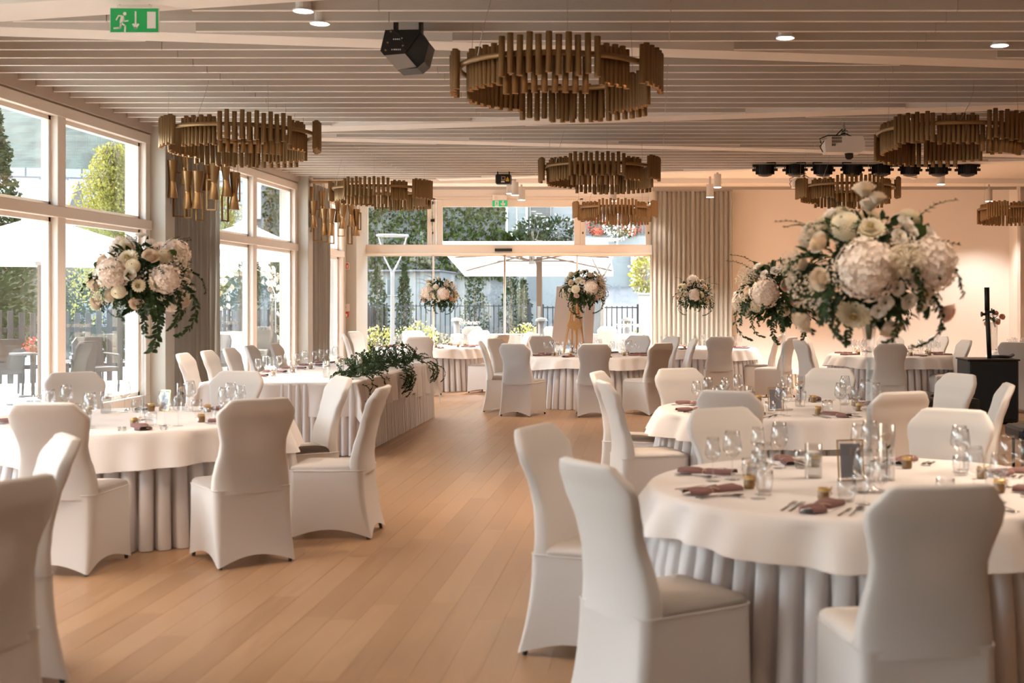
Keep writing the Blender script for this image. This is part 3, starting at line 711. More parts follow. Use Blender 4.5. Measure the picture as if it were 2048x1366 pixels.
CL = [
 # nearest right table
 (-.235, 4.53, 34, 'white covered chair nearest the aisle, at near left of the large front right table'),
 (-.545, 5.80, -22, 'white covered chair on the aisle, left of the front right table, behind a nearer one'),
 (.90, 3.95, 100, 'white covered chair seen from behind, nearest the camera at front right'),
 (.36, 6.75, -60, 'white covered chair at the far left side of the front right table'),
 (1.59, 6.68, -122, 'white covered chair at the far right side of the front right table'),
 # second right table
 (.47, 8.08, 63, 'white covered chair back at the near left of the second right table'),
 (1.58, 8.0, 116, 'brown-shaded covered chair back at the near right of the second right table'),
 (-.36, 9.06, 14, 'covered chair with seat toward the aisle, left of the second right table, nearer one'),
 (-.46, 10.25, -12, 'covered chair mostly hidden, left of the second right table, farther one'),
 (.20, 10.75, -66, 'white covered chair at the far left of the second right table'),
 (1.51, 10.75, -116, 'white covered chair at the far right of the second right table'),
 (2.42, 9.95, 205, 'white covered chair turned to the second right table, in front of the black box'),
 (2.46, 8.75, 172, 'covered chair seen edge-on in front of the tall black box'),
 # front left table
 (-2.36, 7.44, 127, 'brown-shaded covered chair with a pale square on its back, front left table'),
 (-3.48, 7.14, 88, 'large covered chair at the left, near side of the front left table'),
 (-1.86, 8.5, 181, 'covered chair seen from its side by the aisle, right of the front left table'),
 (-2.40, 9.55, 212, 'covered chair showing its inner face, right far side of the front left table'),
 (-4.72, 10.15, -48, 'covered chair showing its inner face before the window, far left of the front left table'),
 (-3.43, 10.3, -100, 'covered chair showing its inner face, far side of the front left table'),
 (-2.54, 5.37, 216, 'bluish lit covered chair at the lower left, behind the brown one'),
 (-2.11, 4.06, 160, 'dark brown-shaded covered chair cut by the lower left frame corner'),
 # long head table, window side
 (-5.22, 13.85, 2, 'first of five covered chairs in a row by the window, nearest one'),
 (-5.22, 14.6, 1, 'second of five covered chairs in the row by the window'),
 (-5.22, 15.35, -1, 'third, middle one of five covered chairs in the row by the window'),
 (-5.24, 16.2, 1, 'fourth of five covered chairs in the row by the window'),
 (-5.20, 17.1, 0, 'fifth of five covered chairs in the row by the window, farthest one'),
 # middle back table
 (-1.93, 17.05, 70, 'covered chair seen from behind, left near side of the table before the easel'),
 (-2.50, 18.0, 5, 'narrow edge-on covered chair at left of the table before the easel'),
 (-2.47, 19.3, -30, 'covered chair behind the edge-on one, left of the table before the easel'),
 (-.82, 16.95, 96, 'covered chair with pale square, seen from behind before the easel table'),
 (.10, 17.3, 135, 'brown-shaded covered chair with pale square, right near side of the easel table'),
 (-1.88, 20.6, -62, 'covered chair on the far left side of the table before the easel'),
 (-.27, 20.9, -116, 'covered chair on the far right side of the table before the easel'),
 (.60, 19.2, 188, 'edge-on bluish covered chair between the easel table and the curtain table'),
 (.28, 20.3, 215, 'covered chair partly hidden at the left of the curtain table'),
 # back left table
 (-3.87, 20.5, 84, 'pale covered chair seen from behind at the back left table'),
 (-2.62, 21.5, 155, 'covered chair whose skirt shows at the right of the back left table'),
 (-5.55, 22.3, 12, 'covered chair in front of the alarm pier, nearer of two'),
 (-5.75, 23.9, -20, 'covered chair in front of the alarm pier, farther of two'),
 (-4.75, 24.5, -70, 'covered chair behind the back left table, against the glass doors'),
 (-3.45, 24.6, -105, 'covered chair behind the back left table, right of the tall vase'),
 (-2.35, 23.3, 200, 'covered chair at right of the back left table, before the doors'),
 # curtain table
 (1.06, 20.3, 92, 'covered chair with pale square, seen from behind before the curtain table'),
 (2.12, 21.4, 168, 'white covered chair right of the curtain table, farther of two'),
 (2.22, 20.3, 150, 'brown-shaded covered chair right of the curtain table, nearer of two'),
 # right back table
 (2.16, 18.7, 20, 'white covered chair leaning left at the left of the wall table, nearer of two'),
 (2.42, 19.9, -14, 'pinkish covered chair at the left of the wall table, farther of two'),
 (3.20, 16.95, 92, 'covered chair seen from behind at the near side of the wall table'),
 (4.62, 18.6, 190, 'white covered chair turned to the wall table, left of the black pole'),
 (4.75, 20.9, 215, 'low covered chair behind the wall table near the black pole'),
 (3.95, 21.0, -98, 'warm lit covered chair on the far side of the wall table'),
 # far right table
 (5.05, 17.6, 62, 'brown-shaded covered chair left of the black pole, far right table'),
 (5.75, 18.0, 100, 'pale covered chair right of the black pole, far right table'),
 (7.2, 22.8, -120, 'pale covered chair cut by the right frame edge, far right table'),
]
for c in CL: put_chair(*c)

# a tubular steel armchair stands hidden among the covers
t = thing('steel_armchair', 'chair with bent black steel arm beside the second right table', 'chair', (2.42, 11.6, 0), math.radians(200))
for s in (-1, 1):
    m = MB(); m.tube([(s*.27, -.25, .0), (s*.27, -.27, .30), (s*.27, -.24, .60), (s*.27, -.18, .655), (s*.27, .12, .655), (s*.27, .20, .62), (s*.27, .23, .5), (s*.27, .25, 0)], .016, 10); m.build('arm_frame', M['blackmetal'], t, True)
m = MB(); m.bevbox(-.26, .26, -.24, .24, .42, .47, .015); m.build('seat', M['chair'], t)
m = MB(); m.bevbox(-.25, .25, -.27, -.23, .50, .62, .015); m.build('backrest', M['chair'], t)

# ================================================================ TABLES
TZ = .745
def make_table():
    t = thing('round_table', 'x', 'table'); R = .99
    m = MB(); m.lathe([(R-.01, TZ-.03), (R, TZ-.025), (R, TZ-.006), (R-.01, TZ)], 48, cap0=True, cap1=True); m.build('tabletop', M['board'], t)
    m = MB(); m.lathe([(.3, 0), (.28, .03), (.05, .05), (.045, .6), (.2, .715)], 24, cap0=True, cap1=True); m.build('pedestal', M['blackmetal'], t)
    npl = 60; n = npl*10; rs = []
    rr = random.Random(3); amp = [rr.uniform(.8, 1.25) for _ in range(npl)]; wob = [rr.uniform(-.25, .25) for _ in range(npl)]
    for i in range(9):
        f = i/8; z = TZ-.02-(TZ-.024)*f; ring = []
        for k in range(n):
            pl = k//10; u = (k % 10)/10; a = 2*PI*(k/n+wob[pl]*f*.004*math.sin(u*PI))
            # box pleat: broad rounded panel, narrow deep groove
            g = math.exp(-((min(u, 1-u))/.10)**2); bulge = math.sin(PI*u)**.45
            q_ = min(1, .15+f*2.2); r = R-.012+.045*f+q_*((.026+.024*f)*bulge*amp[pl]-(.034+.034*f)*g)+.012*f*math.sin(a*5+1)
            ring.append((r*math.cos(a), r*math.sin(a), z))
        rs.append(ring)
    m = MB(); m.rings(rs); m.build('pleated_skirt', M['skirt'], t, True)
    return proto(t)
def cloth_mesh(seed, drop=.185):
    R = .995; n = 240; rr = random.Random(seed); ph = [rr.uniform(0, 6.28) for _ in range(6)]; rs = []
    def wave(a): return .5*math.sin(13*a+ph[0])+.35*math.sin(21*a+ph[1])+.3*math.sin(7*a+ph[2])+.30*math.sin(29*a+ph[3])
    for r in (.05, .4, .8, .95): rs.append([(r*math.cos(2*PI*k/n), r*math.sin(2*PI*k/n), TZ+.004) for k in range(n)])
    for d, dz in ((.985, .003), (1.002, -.002), (1.012, -.012)): rs.append([(d*R*math.cos(2*PI*k/n), d*R*math.sin(2*PI*k/n), TZ+.003+dz) for k in range(n)])
    for i in range(1, 9):
        f = i/8; ring = []
        for k in range(n):
            a = 2*PI*k/n; hemd = drop*(1+.10*math.sin(2*a+ph[4])+.10*math.sin(4*a+ph[5]))
            r = R*1.016+.070*f+.045*f**.5*wave(a); ring.append((r*math.cos(a), r*math.sin(a), TZ-.01-hemd*f))
        rs.append(ring)
    m = MB(); m.rings(rs, True, False); return m.mesh('tablecloth', M['cloth'], True)
CLM = [cloth_mesh(1, .165), cloth_mesh(2, .20)]
rt = make_table(); firstt = [True]
TB = {  # X, Z, phrase, detail level
 'A': (.97, 5.70, 'front right table', 3), 'B': (1.02, 9.72, 'second right table', 3), 'C': (-3.62, 8.85, 'front left table', 3),
 'E': (-.98, 19.15, 'table before the easel', 1), 'D': (-4.05, 22.7, 'back left table', 1), 'G': (.80, 22.1, 'table before the curtain', 1),
 'H': (3.70, 19.45, 'table by the plain wall', 1), 'I': (6.55, 20.6, 'far right table', 1)}
LOOK = {'A': 'large front right round table with white pleated skirt, nearest the camera', 'B': 'second round table on the right, behind the nearest one', 'C': 'front left round table with white pleated skirt, by the windows',
 'E': 'round table with pleated skirt in front of the easel', 'D': 'back left round table by the alarm pier', 'G': 'round table in front of the grey curtain', 'H': 'round table before the plain cream wall, left of the black pole', 'I': 'round table cut by the right frame edge, behind the black box'}
for k, (x, z, ph, lv) in TB.items():
    rz = random.uniform(0, 6)
    if firstt[0]: firstt[0] = False; rt.location = (x, z, 0); rt.rotation_euler = (0, 0, rz); rt['label'] = LOOK[k]; rt['group'] = 'round banquet tables'
    else: dup(rt, (x, z, 0), rz, LOOK[k])
    obj('tablecloth', CLM[1 if k == 'C' else 0], None, (x, z, 0), (0, 0, random.uniform(0, 6)), 'round white cloth draped over the %s' % ph, 'tablecloth', 'round white tablecloths')

# ---- long head table
HX0, HX1, HY0, HY1 = -4.62, -3.05, 12.75, 17.0
t = thing('head_table', 'long head table with pleated skirt, leafy garland along its edge, by the windows', 'table', (HX0, HY0, 0))
LX, LY = HX1-HX0, HY1-HY0
m = MB(); m.box(.01, LX-.01, .01, LY-.01, TZ-.03, TZ); m.build('tabletop', M['board'], t)
for x in (.15, LX-.15):
    for y in (.2, LY/2, LY-.2): m = MB(); m.cyl((x, y, 0), (x, y, TZ-.03), .025, n=8); m.build('leg', M['blackmetal'], t)
def pleats(side, p0, p1, nrm):
    p0 = Vector(p0); p1 = Vector(p1); L = (p1-p0).length; u = (p1-p0)/L; n = int(L/.075)*8; rr = random.Random(int(L*100)); P = []
    ampl = [rr.uniform(.7, 1.2) for _ in range(n//8+2)]
    for j in range(n+1):
        s = j/n*L; uu = (j % 8)/8; col = []
        for i in range(7):
            f = i/6; z = (TZ-.01)*(1-f)+.006*f; g = math.exp(-(min(uu, 1-uu)/.14)**2)
            o = .012+.02*f+(.012+.014*f)*math.sin(PI*uu)*ampl[j//8]-(.012+.016*f)*g
            q = p0+u*s+Vector(nrm)*o; col.append((q.x, q.y, z))
        P.append(col)
    m = MB(); m.grid(P); return m.build('pleated_skirt', M['skirt'], t, True)
pleats(0, (0, 0, 0), (LX, 0, 0), (0, -1, 0)); pleats(1, (LX, 0, 0), (LX, LY, 0), (1, 0, 0)); pleats(2, (LX, LY, 0), (0, LY, 0), (0, 1, 0)); pleats(3, (0, LY, 0), (0, 0, 0), (-1, 0, 0))
# overlay cloths: a run of squares whose edges hang over the long side, one flying corner at the far end
def overlay(x0, x1, y0, y1, label, dl, dr, dn, df, seed):
    """rectangular cloth; dl.. are the drops over each side; parts beyond an edge hang"""
    rr = random.Random(seed); pa, pb = rr.uniform(0, 6), rr.uniform(0, 6)
    nx, ny = 46, 60; U0, U1, V0, V1 = x0-dl, x1+dr, y0-dn, y1+df; P = []
    for i in range(nx+1):
        row = []
        for j in range(ny+1):
            u = U0+(U1-U0)*i/nx; v = V0+(V1-V0)*j/ny
            x = min(max(u, x0), x1); y = min(max(v, y0), y1); hx = abs(u-x); hy = abs(v-y)
            h = hx+hy if not (hx > 0 and hy > 0) else math.hypot(hx, hy)*1.0+min(hx, hy)*.25
            out = .022+.04*h+.018*math.sin((v if hx > hy else u)*11+pa)*min(1, h*5)+.01*math.sin((v if hx > hy else u)*23+pb)*min(1, h*5)
            if hx > 0: x += math.copysign(out*(hx/max(h, 1e-6))**.5 + (.25*min(hx, hy)), u-x)
            if hy > 0: y += math.copysign(out*(hy/max(h, 1e-6))**.5 + (.25*min(hx, hy)), v-y)
            row.append((x, y, TZ+.006-max(h-.01, 0)+.0015*math.sin(u*9+v*7)))
        P.append(row)
    m = MB(); m.grid(P); return m.build('table_overlay', M['cloth'], None, True, label=label, cat='tablecloth', group='white overlays on the head table')
overlay(HX0, HX1, HY0, HY0+1.55, 'white overlay on the near end of the head table', .3, .34, .36, -.02, 1)
overlay(HX0, HX1, HY0+1.5, HY0+3.0, 'white overlay in the middle of the head table', .3, .33, 0, 0, 2)
overlay(HX0, HX1, HY0+2.96, HY1, 'white overlay with flying corner at the far end of the head table', .3, .40, 0, .34, 3)

# ================================================================ TABLEWARE
def gobj(prof, n=20, name='g', m2=None, smooth=True):
    m = MB(); m.lathe(prof, n); me = m.mesh(name, m2 or M['ware'], True); return me
wine_l = gobj([(.0, .0015), (.034, .001), (.036, .003), (.010, .006), (.0042, .014), (.0038, .09), (.006, .098), (.030, .116), (.044, .135), (.046, .15), (.040, .19), (.032, .228), (.0310, .2285), (.0390, .19), (.0445, .15), (.0425, .136), (.029, .118), (.0, .104)], 22, 'wine_glass')
wine_s = gobj([(.0, .0015), (.031, .001), (.033, .003), (.009, .006), (.004, .013), (.0037, .085), (.006, .092), (.026, .106), (.036, .122), (.037, .135), (.032, .17), (.027, .202), (.0262, .2025), (.0310, .17), (.0357, .135), (.0345, .122), (.025, .108), (.0, .098)], 22, 'wine_glass')
tumb = gobj([(.0, .001), (.030, .0), (.034, .01), (.040, .05), (.038, .092), (.0370, .0925), (.0388, .05), (.0328, .012), (.028, .008), (.0, .007)], 22, 'tumbler')
# napkin folded into a strip, tied in the middle, a card beneath
def napkin_thing():
    t = thing('napkin', 'x', 'napkin'); P = []
    for i in range(25):
        u = i/24; y = (u-.5)*.28; w_ = .050*(1-.45*math.exp(-((u-.45)/.07)**2))*(1+.10*math.sin(u*9)); w_ *= (.55+.45*min(1, u*6)) if u < .17 else 1
        h = .022*(1-.25*math.exp(-((u-.45)/.06)**2))
        P.append([(w_*math.cos(a), y, .006+h*max(0, math.sin(a))**.6+.003*math.sin(3*a+u*7)*math.sin(a)) for a in [PI*k/12 for k in range(13)]])
    m = MB(); m.grid(P); m.build('folded_cloth', M['napkin'], t, True)
    m = MB(); m.tube([(.027*math.cos(a), -.012, .006+.017*max(0, math.sin(a))) for a in [PI*k/8 for k in range(9)]], .0022, 5); m.tube([(0, -.012, .024), (.02, -.005, .026), (.04, .01, .02)], .0018, 4); m.build('tie', M['ribbon'], t)
    m = MB(); m.bevbox(-.05, .055, -.06, .13, .0, .004, .001); m.build('card', M['card'], t)
    return proto(t)
def jar_thing():
    t = thing('favour_jar', 'x', 'jar')
    m = MB(); m.lathe([(.020, 0), (.024, .003), (.0245, .035), (.021, .042), (.021, .046)], 16, cap0=True, cap1=True); smoothed(m.build('honey_glass', M['honey'], t))
    m = MB(); m.lathe([(.0235, .044), (.0235, .056), (.021, .058)], 16, cap0=True, cap1=True); smoothed(m.build('lid', M['gold'], t))
    m = MB(); m.tube([(.0255*math.cos(a), .0255*math.sin(a), .043) for a in [2*PI*k/16 for k in range(17)]], .002, 4, False)
    for s in (-1, 1): m.tube([(0, -.026, .045), (s*.018, -.032, .062), (s*.034, -.03, .058), (s*.022, -.03, .046), (0, -.027, .045), (s*.02, -.034, .03)], .0022, 4)
    m.build('bow', M['ribbon'], t)
    m = MB(); m.box(-.012, .012, -.0262, -.0245, .010, .032); m.build('label', M['card'], t); return proto(t)
def fork_mesh():
    m = MB(); z = .0025
    def q(x0, x1, y0, y1, z0, z1, th=.002): m.add([(x0, y0, z0), (x1, y0, z0), (x1, y1, z1), (x0, y1, z1), (x0, y0, z0+th), (x1, y0, z0+th), (x1, y1, z1+th), (x0, y1, z1+th)], [(3, 2, 1, 0), (4, 5, 6, 7), (0, 1, 5, 4), (1, 2, 6, 5), (2, 3, 7, 6), (3, 0, 4, 7)])
    q(-.006, .006, -.105, -.03, .001, .004); q(-.003, .003, -.03, .035, .004, .011); q(-.010, .010, .035, .055, .009, .004)
    for k in range(4): x = -.0105+.006*k; q(x, x+.003, .055, .095, .004, .009)
    return m.mesh('fork', M['steel'])
def knife_mesh():
    m = MB(); m.rings([[(x, y, z) for x, z in ((-.005*w_, .001), (.005*w_, .001), (.0055*w_, .004), (0, .0062), (-.0055*w_, .004))] for y, w_ in ((-.115, .5), (-.105, 1.1), (-.05, .8), (-.01, .7))], True, True)
    m.rings([[(-.004, y, .001), (-.004+w_, y, .001), (-.004+w_*.98, y, .002), (-.004, y, .0028)] for y, w_ in ((-.01, .008), (.02, .014), (.07, .014), (.10, .009), (.115, .001))], True, True); return m.mesh('knife', M['steel'])
def spoon_mesh():
    m = MB(); m.rings([[(x*w_, y, z+h) for x, z in ((-.004, .0), (.004, .0), (.004, .002), (-.004, .002))] for y, w_, h in ((-.10, 1.4, .001), (-.06, 1, .003), (.03, .7, .012), (.05, .8, .008))], True, True)
    P = []
    for i in range(9):
        u = i/8; y = .045+.058*u; w_ = .019*math.sin(PI*min(.97, .06+u*.88))**.7; P.append([(w_*s, y, .010-.007*(1-s*s)*math.sin(PI*u)) for s in (-1, -.66, -.33, 0, .33, .66, 1)])
    m.grid(P); return m.mesh('spoon', M['steel'], True)
fork, knife, spoon = fork_mesh(), knife_mesh(), spoon_mesh()
nap = napkin_thing(); jar = jar_thing(); nap['label'] = 'y'; used = {'n': 0, 'j': 0}
def place(kind, me_or_t, x, y, z, rz, label, cat, group, lv=3):
    if isinstance(me_or_t, bpy.types.Object):
        key = me_or_t.name
        if not used.get(key): used[key] = 1; o = me_or_t; o.location = (x, y, z); o.rotation_euler = (0, 0, rz); o['label'] = label; o['group'] = group; return o
        return dup(me_or_t, (x, y, z), rz, label, group)
    return obj(kind, me_or_t, None, (x, y, z), (0, 0, rz), label, cat, group)
SEATS = [(202.5, 'left near'), (157.5, 'left far'), (247.5, 'near left'), (292.5, 'near right'), (337.5, 'right near'), (22.5, 'right far'), (67.5, 'far right'), (112.5, 'far left')]
rr = random.Random(11)
def setting(cx, cy, ang, seat, phrase, lv, r0=.80):
    """ang: direction from the table centre to the seat"""
    a = math.radians(ang); f = Vector((-math.cos(a), -math.sin(a))); s = Vector((f.y, -f.x))    # f toward the centre, s to the sitter's right
    rz = math.atan2(f.y, f.x)-PI/2; base = Vector((cx, cy))-f*r0
    def P(dx, dy): q = base+s*dx+f*dy; return q.x+rr.uniform(-.008, .008), q.y+rr.uniform(-.008, .008)
    wh = ', %s seat, %s' % (seat, phrase); Z = TZ+.0045+(.003 if 'head' in phrase else 0)
    x, y = P(-.01, .02); place('napkin', nap, x, y, Z, rz+rr.uniform(-.3, .3), 'mauve tied napkin on white card'+wh, 'napkin', 'mauve napkins')
    x, y = P(.13, .20); place('wine_glass', wine_l, x, y, Z, 0, 'larger stemmed wine glass'+wh, 'wine glass', 'wine glasses')
    x, y = P(.21, .13); place('wine_glass', wine_s, x, y, Z, 0, 'smaller stemmed wine glass'+wh, 'wine glass', 'wine glasses')
    x, y = P(.04, .25); place('tumbler', tumb, x, y, Z, 0, 'clear water tumbler'+wh, 'tumbler', 'water tumblers')
    if lv >= 1: x, y = P(-.06, .22); place('favour_jar', jar, x, y, Z, rr.uniform(0, 6), 'small honey favour jar with bow'+wh, 'jar', 'favour jars')
    if lv >= 2:
        for k, dx in enumerate((-.15, -.118)): x, y = P(dx, .02); place('fork', fork, x, y, Z, rz, ('outer' if k == 0 else 'inner')+' steel fork'+wh, 'fork', 'steel forks')
        x, y = P(.10, .0); place('knife', knife, x, y, Z, rz, 'steel table knife'+wh, 'knife', 'steel knives')
        x, y = P(.13, .0); place('spoon', spoon, x, y, Z, rz, 'steel spoon'+wh, 'spoon', 'steel spoons')
for k, (x, z, ph, lv) in TB.items():
    for ang, seat in SEATS:
        if k == 'I' and seat not in ('left near', 'left far', 'near left', 'far left', 'far right'): continue
        setting(x, z, ang, seat, ph, lv)
hs = ['nearest', 'second', 'third', 'fourth', 'farthest']
for i, y in enumerate((13.7, 14.45, 15.2, 15.95, 16.6)): setting(HX0+.80, y, 180, hs[i], 'head table window side', 2 if i < 3 else 1, .60)

# centre pieces
def candle(x, y, label, s=1.0, h=.15, z=None):
    Z = TZ+.0045 if z is None else z; t = thing('candle_glass', label, 'candle', (x, y, Z), 0, 'floating candle glasses')
    m = MB(); r = .036*s; m.lathe([(0, 0), (r, 0), (r, h), (r-.002, h), (r-.002, .008), (0, .008)], 22); m.build('glass_cylinder', M['ware'], t, True)
    m = MB(); m.lathe([(r-.003, .009), (r-.003, h*.68)], 22, cap0=True, cap1=True); m.build('water', M['water'], t)
    m = MB(); m.lathe([(.010, h*.66), (.024*s, h*.69), (.026*s, h*.76), (.020*s, h*.78)], 16, cap0=True, cap1=True); m.cyl((0, 0, h*.77), (0, 0, h*.82), .0012, n=5); m.build('floating_candle', M['wax'], t)
    return t
def tall_vase(x, y, label, h=.70):
    t = thing('tall_glass_vase', label, 'vase', (x, y, TZ+.0045), 0, 'tall trumpet vases')
    m = MB(); m.lathe([(0, 0), (.075, 0), (.078, .006), (.03, .016), (.017, .05), (.0145, .2), (.015, h*.70), (.018, h*.84), (.030, h*.94), (.055, h), (.053, h), (.027, h*.935), (.014, h*.84), (.010, h*.70), (.009, .2), (.012, .05), (0, .04)], 26); m.build('trumpet_glass', M['ware'], t, True)
    m = MB(); m.lathe([(.0085, .06), (.0085, h*.7), (.012, h*.84)], 14, cap0=True, cap1=True); m.build('water', M['water'], t, True)
    return t
def frame_stand(x, y, rz, label, w_=.105, h=.155):
    t = thing('card_frame', label, 'frame', (x, y, TZ+.005), rz, 'gold framed menu cards'); T = Matrix.Rotation(math.radians(-9), 4, 'X'); b = .003
    m = MB(); m.box(-w_/2, -w_/2+2*b, -b, b, 0, h, T); m.box(w_/2-2*b, w_/2, -b, b, 0, h, T); m.box(-w_/2, w_/2, -b, b, 0, 2*b, T); m.box(-w_/2, w_/2, -b, b, h-2*b, h, T); m.build('gold_rim', M['gold'], t)
    m = MB(); m.box(-w_/2+.014, w_/2-.014, -.001, .001, .016, h-.018, T); m.build('card', M['greycard'], t)
    m = MB(); m.box(-w_/2+.004, w_/2-.004, -.002, -.0015, .004, h-.004, T); m.build('glass_pane', M['ware'], t)
    m = MB(); m.tube([(0, .003, h*.8), (0, .07, .001)], .0022, 5); m.build('stand_leg', M['gold'], t); return t
# ================================================================ FLOWERS
def fib(n, full=1.0):
    return [Vector((math.sqrt(max(0, 1-z*z))*math.cos(i*2.39996), math.sqrt(max(0, 1-z*z))*math.sin(i*2.39996), z)) for i in range(n) for z in [1-(i+.5)/n*2*full]]
def frame_of(d, spin=0):
    q = d.to_track_quat('Z', 'Y').to_matrix(); return q @ Matrix.Rotation(spin, 3, 'Z')
def hydrangea():      # unit radius, many four-petalled florets
    m = MB(); r = random.Random(5); m.sphere((0, 0, 0), .86, 14, 9)
    for d in fib(170, .92):
        R3 = frame_of(d, r.uniform(0, 6)); c = d*r.uniform(.80, 1.07); s = r.uniform(.15, .22)
        for k in range(4):
            a = k*PI/2; u = Vector((math.cos(a), math.sin(a), .0)); v = Vector((-math.sin(a), math.cos(a), 0))
            pts = [Vector((0, 0, 0)), u*s*.5+v*s*.42+Vector((0, 0, s*.22)), u*s*1.0+v*s*.18+Vector((0, 0, s*r.uniform(0, .4))), u*s*1.0-v*s*.18+Vector((0, 0, s*.25)), u*s*.5-v*s*.42+Vector((0, 0, s*.1))]
            m.add([c+R3 @ p for p in pts], [(0, 1, 2), (0, 2, 3), (0, 3, 4)])
    return m.mesh('hydrangea', M['hyd'])
def pompon():
    m = MB(); m.sphere((0, 0, 0), .80, 14, 8)
    for i, d in enumerate(fib(230, .86)):
        R3 = frame_of(d, 0); s = .10+.09*min(1, i/70); c = d*.80; tang = Vector((0, 0, 1))-d*d.z; tang = tang.normalized() if tang.length > .01 else Vector((1, 0, 0)); w_ = d.cross(tang)*s*.62
        tip = c+d*s*1.5-tang*s*.35
        m.add([c-w_*.6, c+w_*.6, c+d*s*.9+w_-tang*s*.2, tip, c+d*s*.9-w_-tang*s*.2], [(0, 1, 2), (0, 2, 3, 4)])
    m.mi = 1; m.sphere((0, 0, .82), .10, 8, 5); return m.mesh('pompon_dahlia', [M['pompon'], M['eye']])
def dahlia():         # open layered petals, facing +Z
    m = MB()
    for L, (n, r0, el, ln, w_) in enumerate(((16, .30, 5, .75, .20), (15, .26, 22, .66, .19), (13, .20, 40, .55, .17), (11, .15, 58, .42, .14), (8, .08, 75, .30, .10))):
        for k in range(n):
            a = 2*PI*(k+.5*(L % 2))/n; u = Vector((math.cos(a), math.sin(a), 0)); v = Vector((-math.sin(a), math.cos(a), 0)); e = math.radians(el); d = u*math.cos(e)+Vector((0, 0, math.sin(e))); nn = v.cross(d)*-1
            p0 = u*r0*.5; m.add([p0-v*w_*.3, p0+v*w_*.3, p0+d*ln*.55+v*w_, p0+d*ln*.9+v*w_*.55, p0+d*ln, p0+d*ln*.9-v*w_*.55, p0+d*ln*.55-v*w_, p0+d*ln*.5+nn*w_*-.35], [(0, 1, 7), (1, 2, 7), (2, 3, 4, 7), (4, 5, 6, 7), (6, 0, 7)])
    m.mi = 1; m.sphere((0, 0, .22), .16, 10, 6); return m.mesh('dahlia', [M['pompon'], M['eye']])
def rose(mt):
    m = MB(); r = random.Random(9)
    for i in range(26):
        t = i/25; a0 = i*2.4; rad = .12+.72*t**.8; top = .78-.45*t*t; P = []; half = .9-.25*t
        for j in range(7):
            a = a0+(j/6-.5)*2*half; fl = .10*t+.02; P.append([(rad*.55*math.cos(a), rad*.55*math.sin(a), -.25+.1*t), (rad*math.cos(a), rad*math.sin(a), .25), ((rad+fl*.2)*math.cos(a), (rad+fl*.2)*math.sin(a), top-.12), ((rad+fl)*math.cos(a), (rad+fl)*math.sin(a), top-.03*abs(j-3))])
        m.grid(P)
    m.sphere((0, 0, .0), .42, 10, 6); return m.mesh('rose', mt, True)
def lisianthus():
    m = MB()
    for L, (n, fl, h) in enumerate(((5, 1.0, .55), (5, .72, .75), (4, .42, .85))):
        for k in range(n):
            a0 = 2*PI*(k+.5*L)/n; P = []
            for j in range(6):
                a = a0+(j/5-.5)*1.7; w_ = math.sin(PI*j/5)
                P.append([(.08*math.cos(a), .08*math.sin(a), 0), (fl*.5*math.cos(a), fl*.5*math.sin(a), h*.45), (fl*(.75+.15*w_)*math.cos(a), fl*(.75+.15*w_)*math.sin(a), h*(.8+.1*w_))])
            m.grid(P)
    m.mi = 1; m.sphere((0, 0, .35), .17, 8, 5); return m.mesh('lisianthus', [M['lisi'], M['eye']], True)
def leafgeo(m, base, d, n, L, w_, fold=.25):
    v = d.cross(n); v = v.normalized() if v.length > 1e-4 else Vector((1, 0, 0)); n = v.cross(d).normalized()
    m.add([base, base+d*L*.35+v*w_*.5+n*L*fold*.25, base+d*L*.7+v*w_*.36+n*L*fold*.1, base+d*L-n*L*fold*.5, base+d*L*.7-v*w_*.36+n*L*fold*.1, base+d*L*.35-v*w_*.5+n*L*fold*.25, base+d*L*.36, base+d*L*.72-n*L*fold*.12],
          [(0, 6, 1), (1, 6, 7, 2), (2, 7, 3), (0, 5, 6), (5, 4, 7, 6), (4, 3, 7)])
def sprig(seed, L=.34, n=15, leafL=.052, droop=1.0, lw=.44):   # along +Z first, then bending down toward +X
    r = random.Random(seed); m = MB(); pts = []; p = Vector((0, 0, 0)); a = 0
    for i in range(n+1):
        pts.append(p.copy()); ang = droop*(i/n)*1.9; d = Vector((math.sin(ang), r.uniform(-.15, .15), math.cos(ang))).normalized(); p = p+d*L/n
    m.tube(pts, .0016, 4); 
    for i in range(2, n+1):
        d = (pts[i]-pts[i-1]).normalized(); side = d.cross(Vector((0, 1, 0.01))).normalized(); up = d.cross(side)
        for s in (-1, 1):
            q = (d*.75+up*s*.75+side*r.uniform(-.5, .5)).normalized(); leafgeo(m, pts[i], q, Vector((r.uniform(-.4, .4), r.uniform(-.4, .4), 1)), leafL*r.uniform(.75, 1.15)*(1-.3*i/n), leafL*lw)
    leafgeo(m, pts[-1], (pts[-1]-pts[-2]).normalized(), side, leafL*.7, leafL*.3); return m.mesh('ruscus_sprig', M['leaf'], True)
def broadleaf(seed):
    r = random.Random(seed); m = MB(); m.tube([(0, 0, 0), (0, 0, .05)], .002, 4)
    P = []
    for i in range(9):
        u = i/8; w_ = .034*math.sin(PI*min(.99, u*.92+.04))**.8; P.append([(w_*s, -.02*u*u-.008*s*s*0+.010*abs(s), .04+.11*u) for s in (-1, -.5, 0, .5, 1)])
    m.grid(P); return m.mesh('broad_leaf', M['leaf2'], True)
def gyp(seed, R=.085, n=120):
    r = random.Random(seed); m = MB()
    for i in range(n):
        d = Vector((r.gauss(0, 1), r.gauss(0, 1), abs(r.gauss(0, 1))+.2)).normalized()*R*r.uniform(.6, 1.1); m.sphere(d, .0048, 5, 4)
        if i % 3 == 0: m.mi = 1; m.cyl((0, 0, 0), d, .0006, n=3, caps=False); m.mi = 0
    return m.mesh('babys_breath', [M['gyp'], M['stem']])
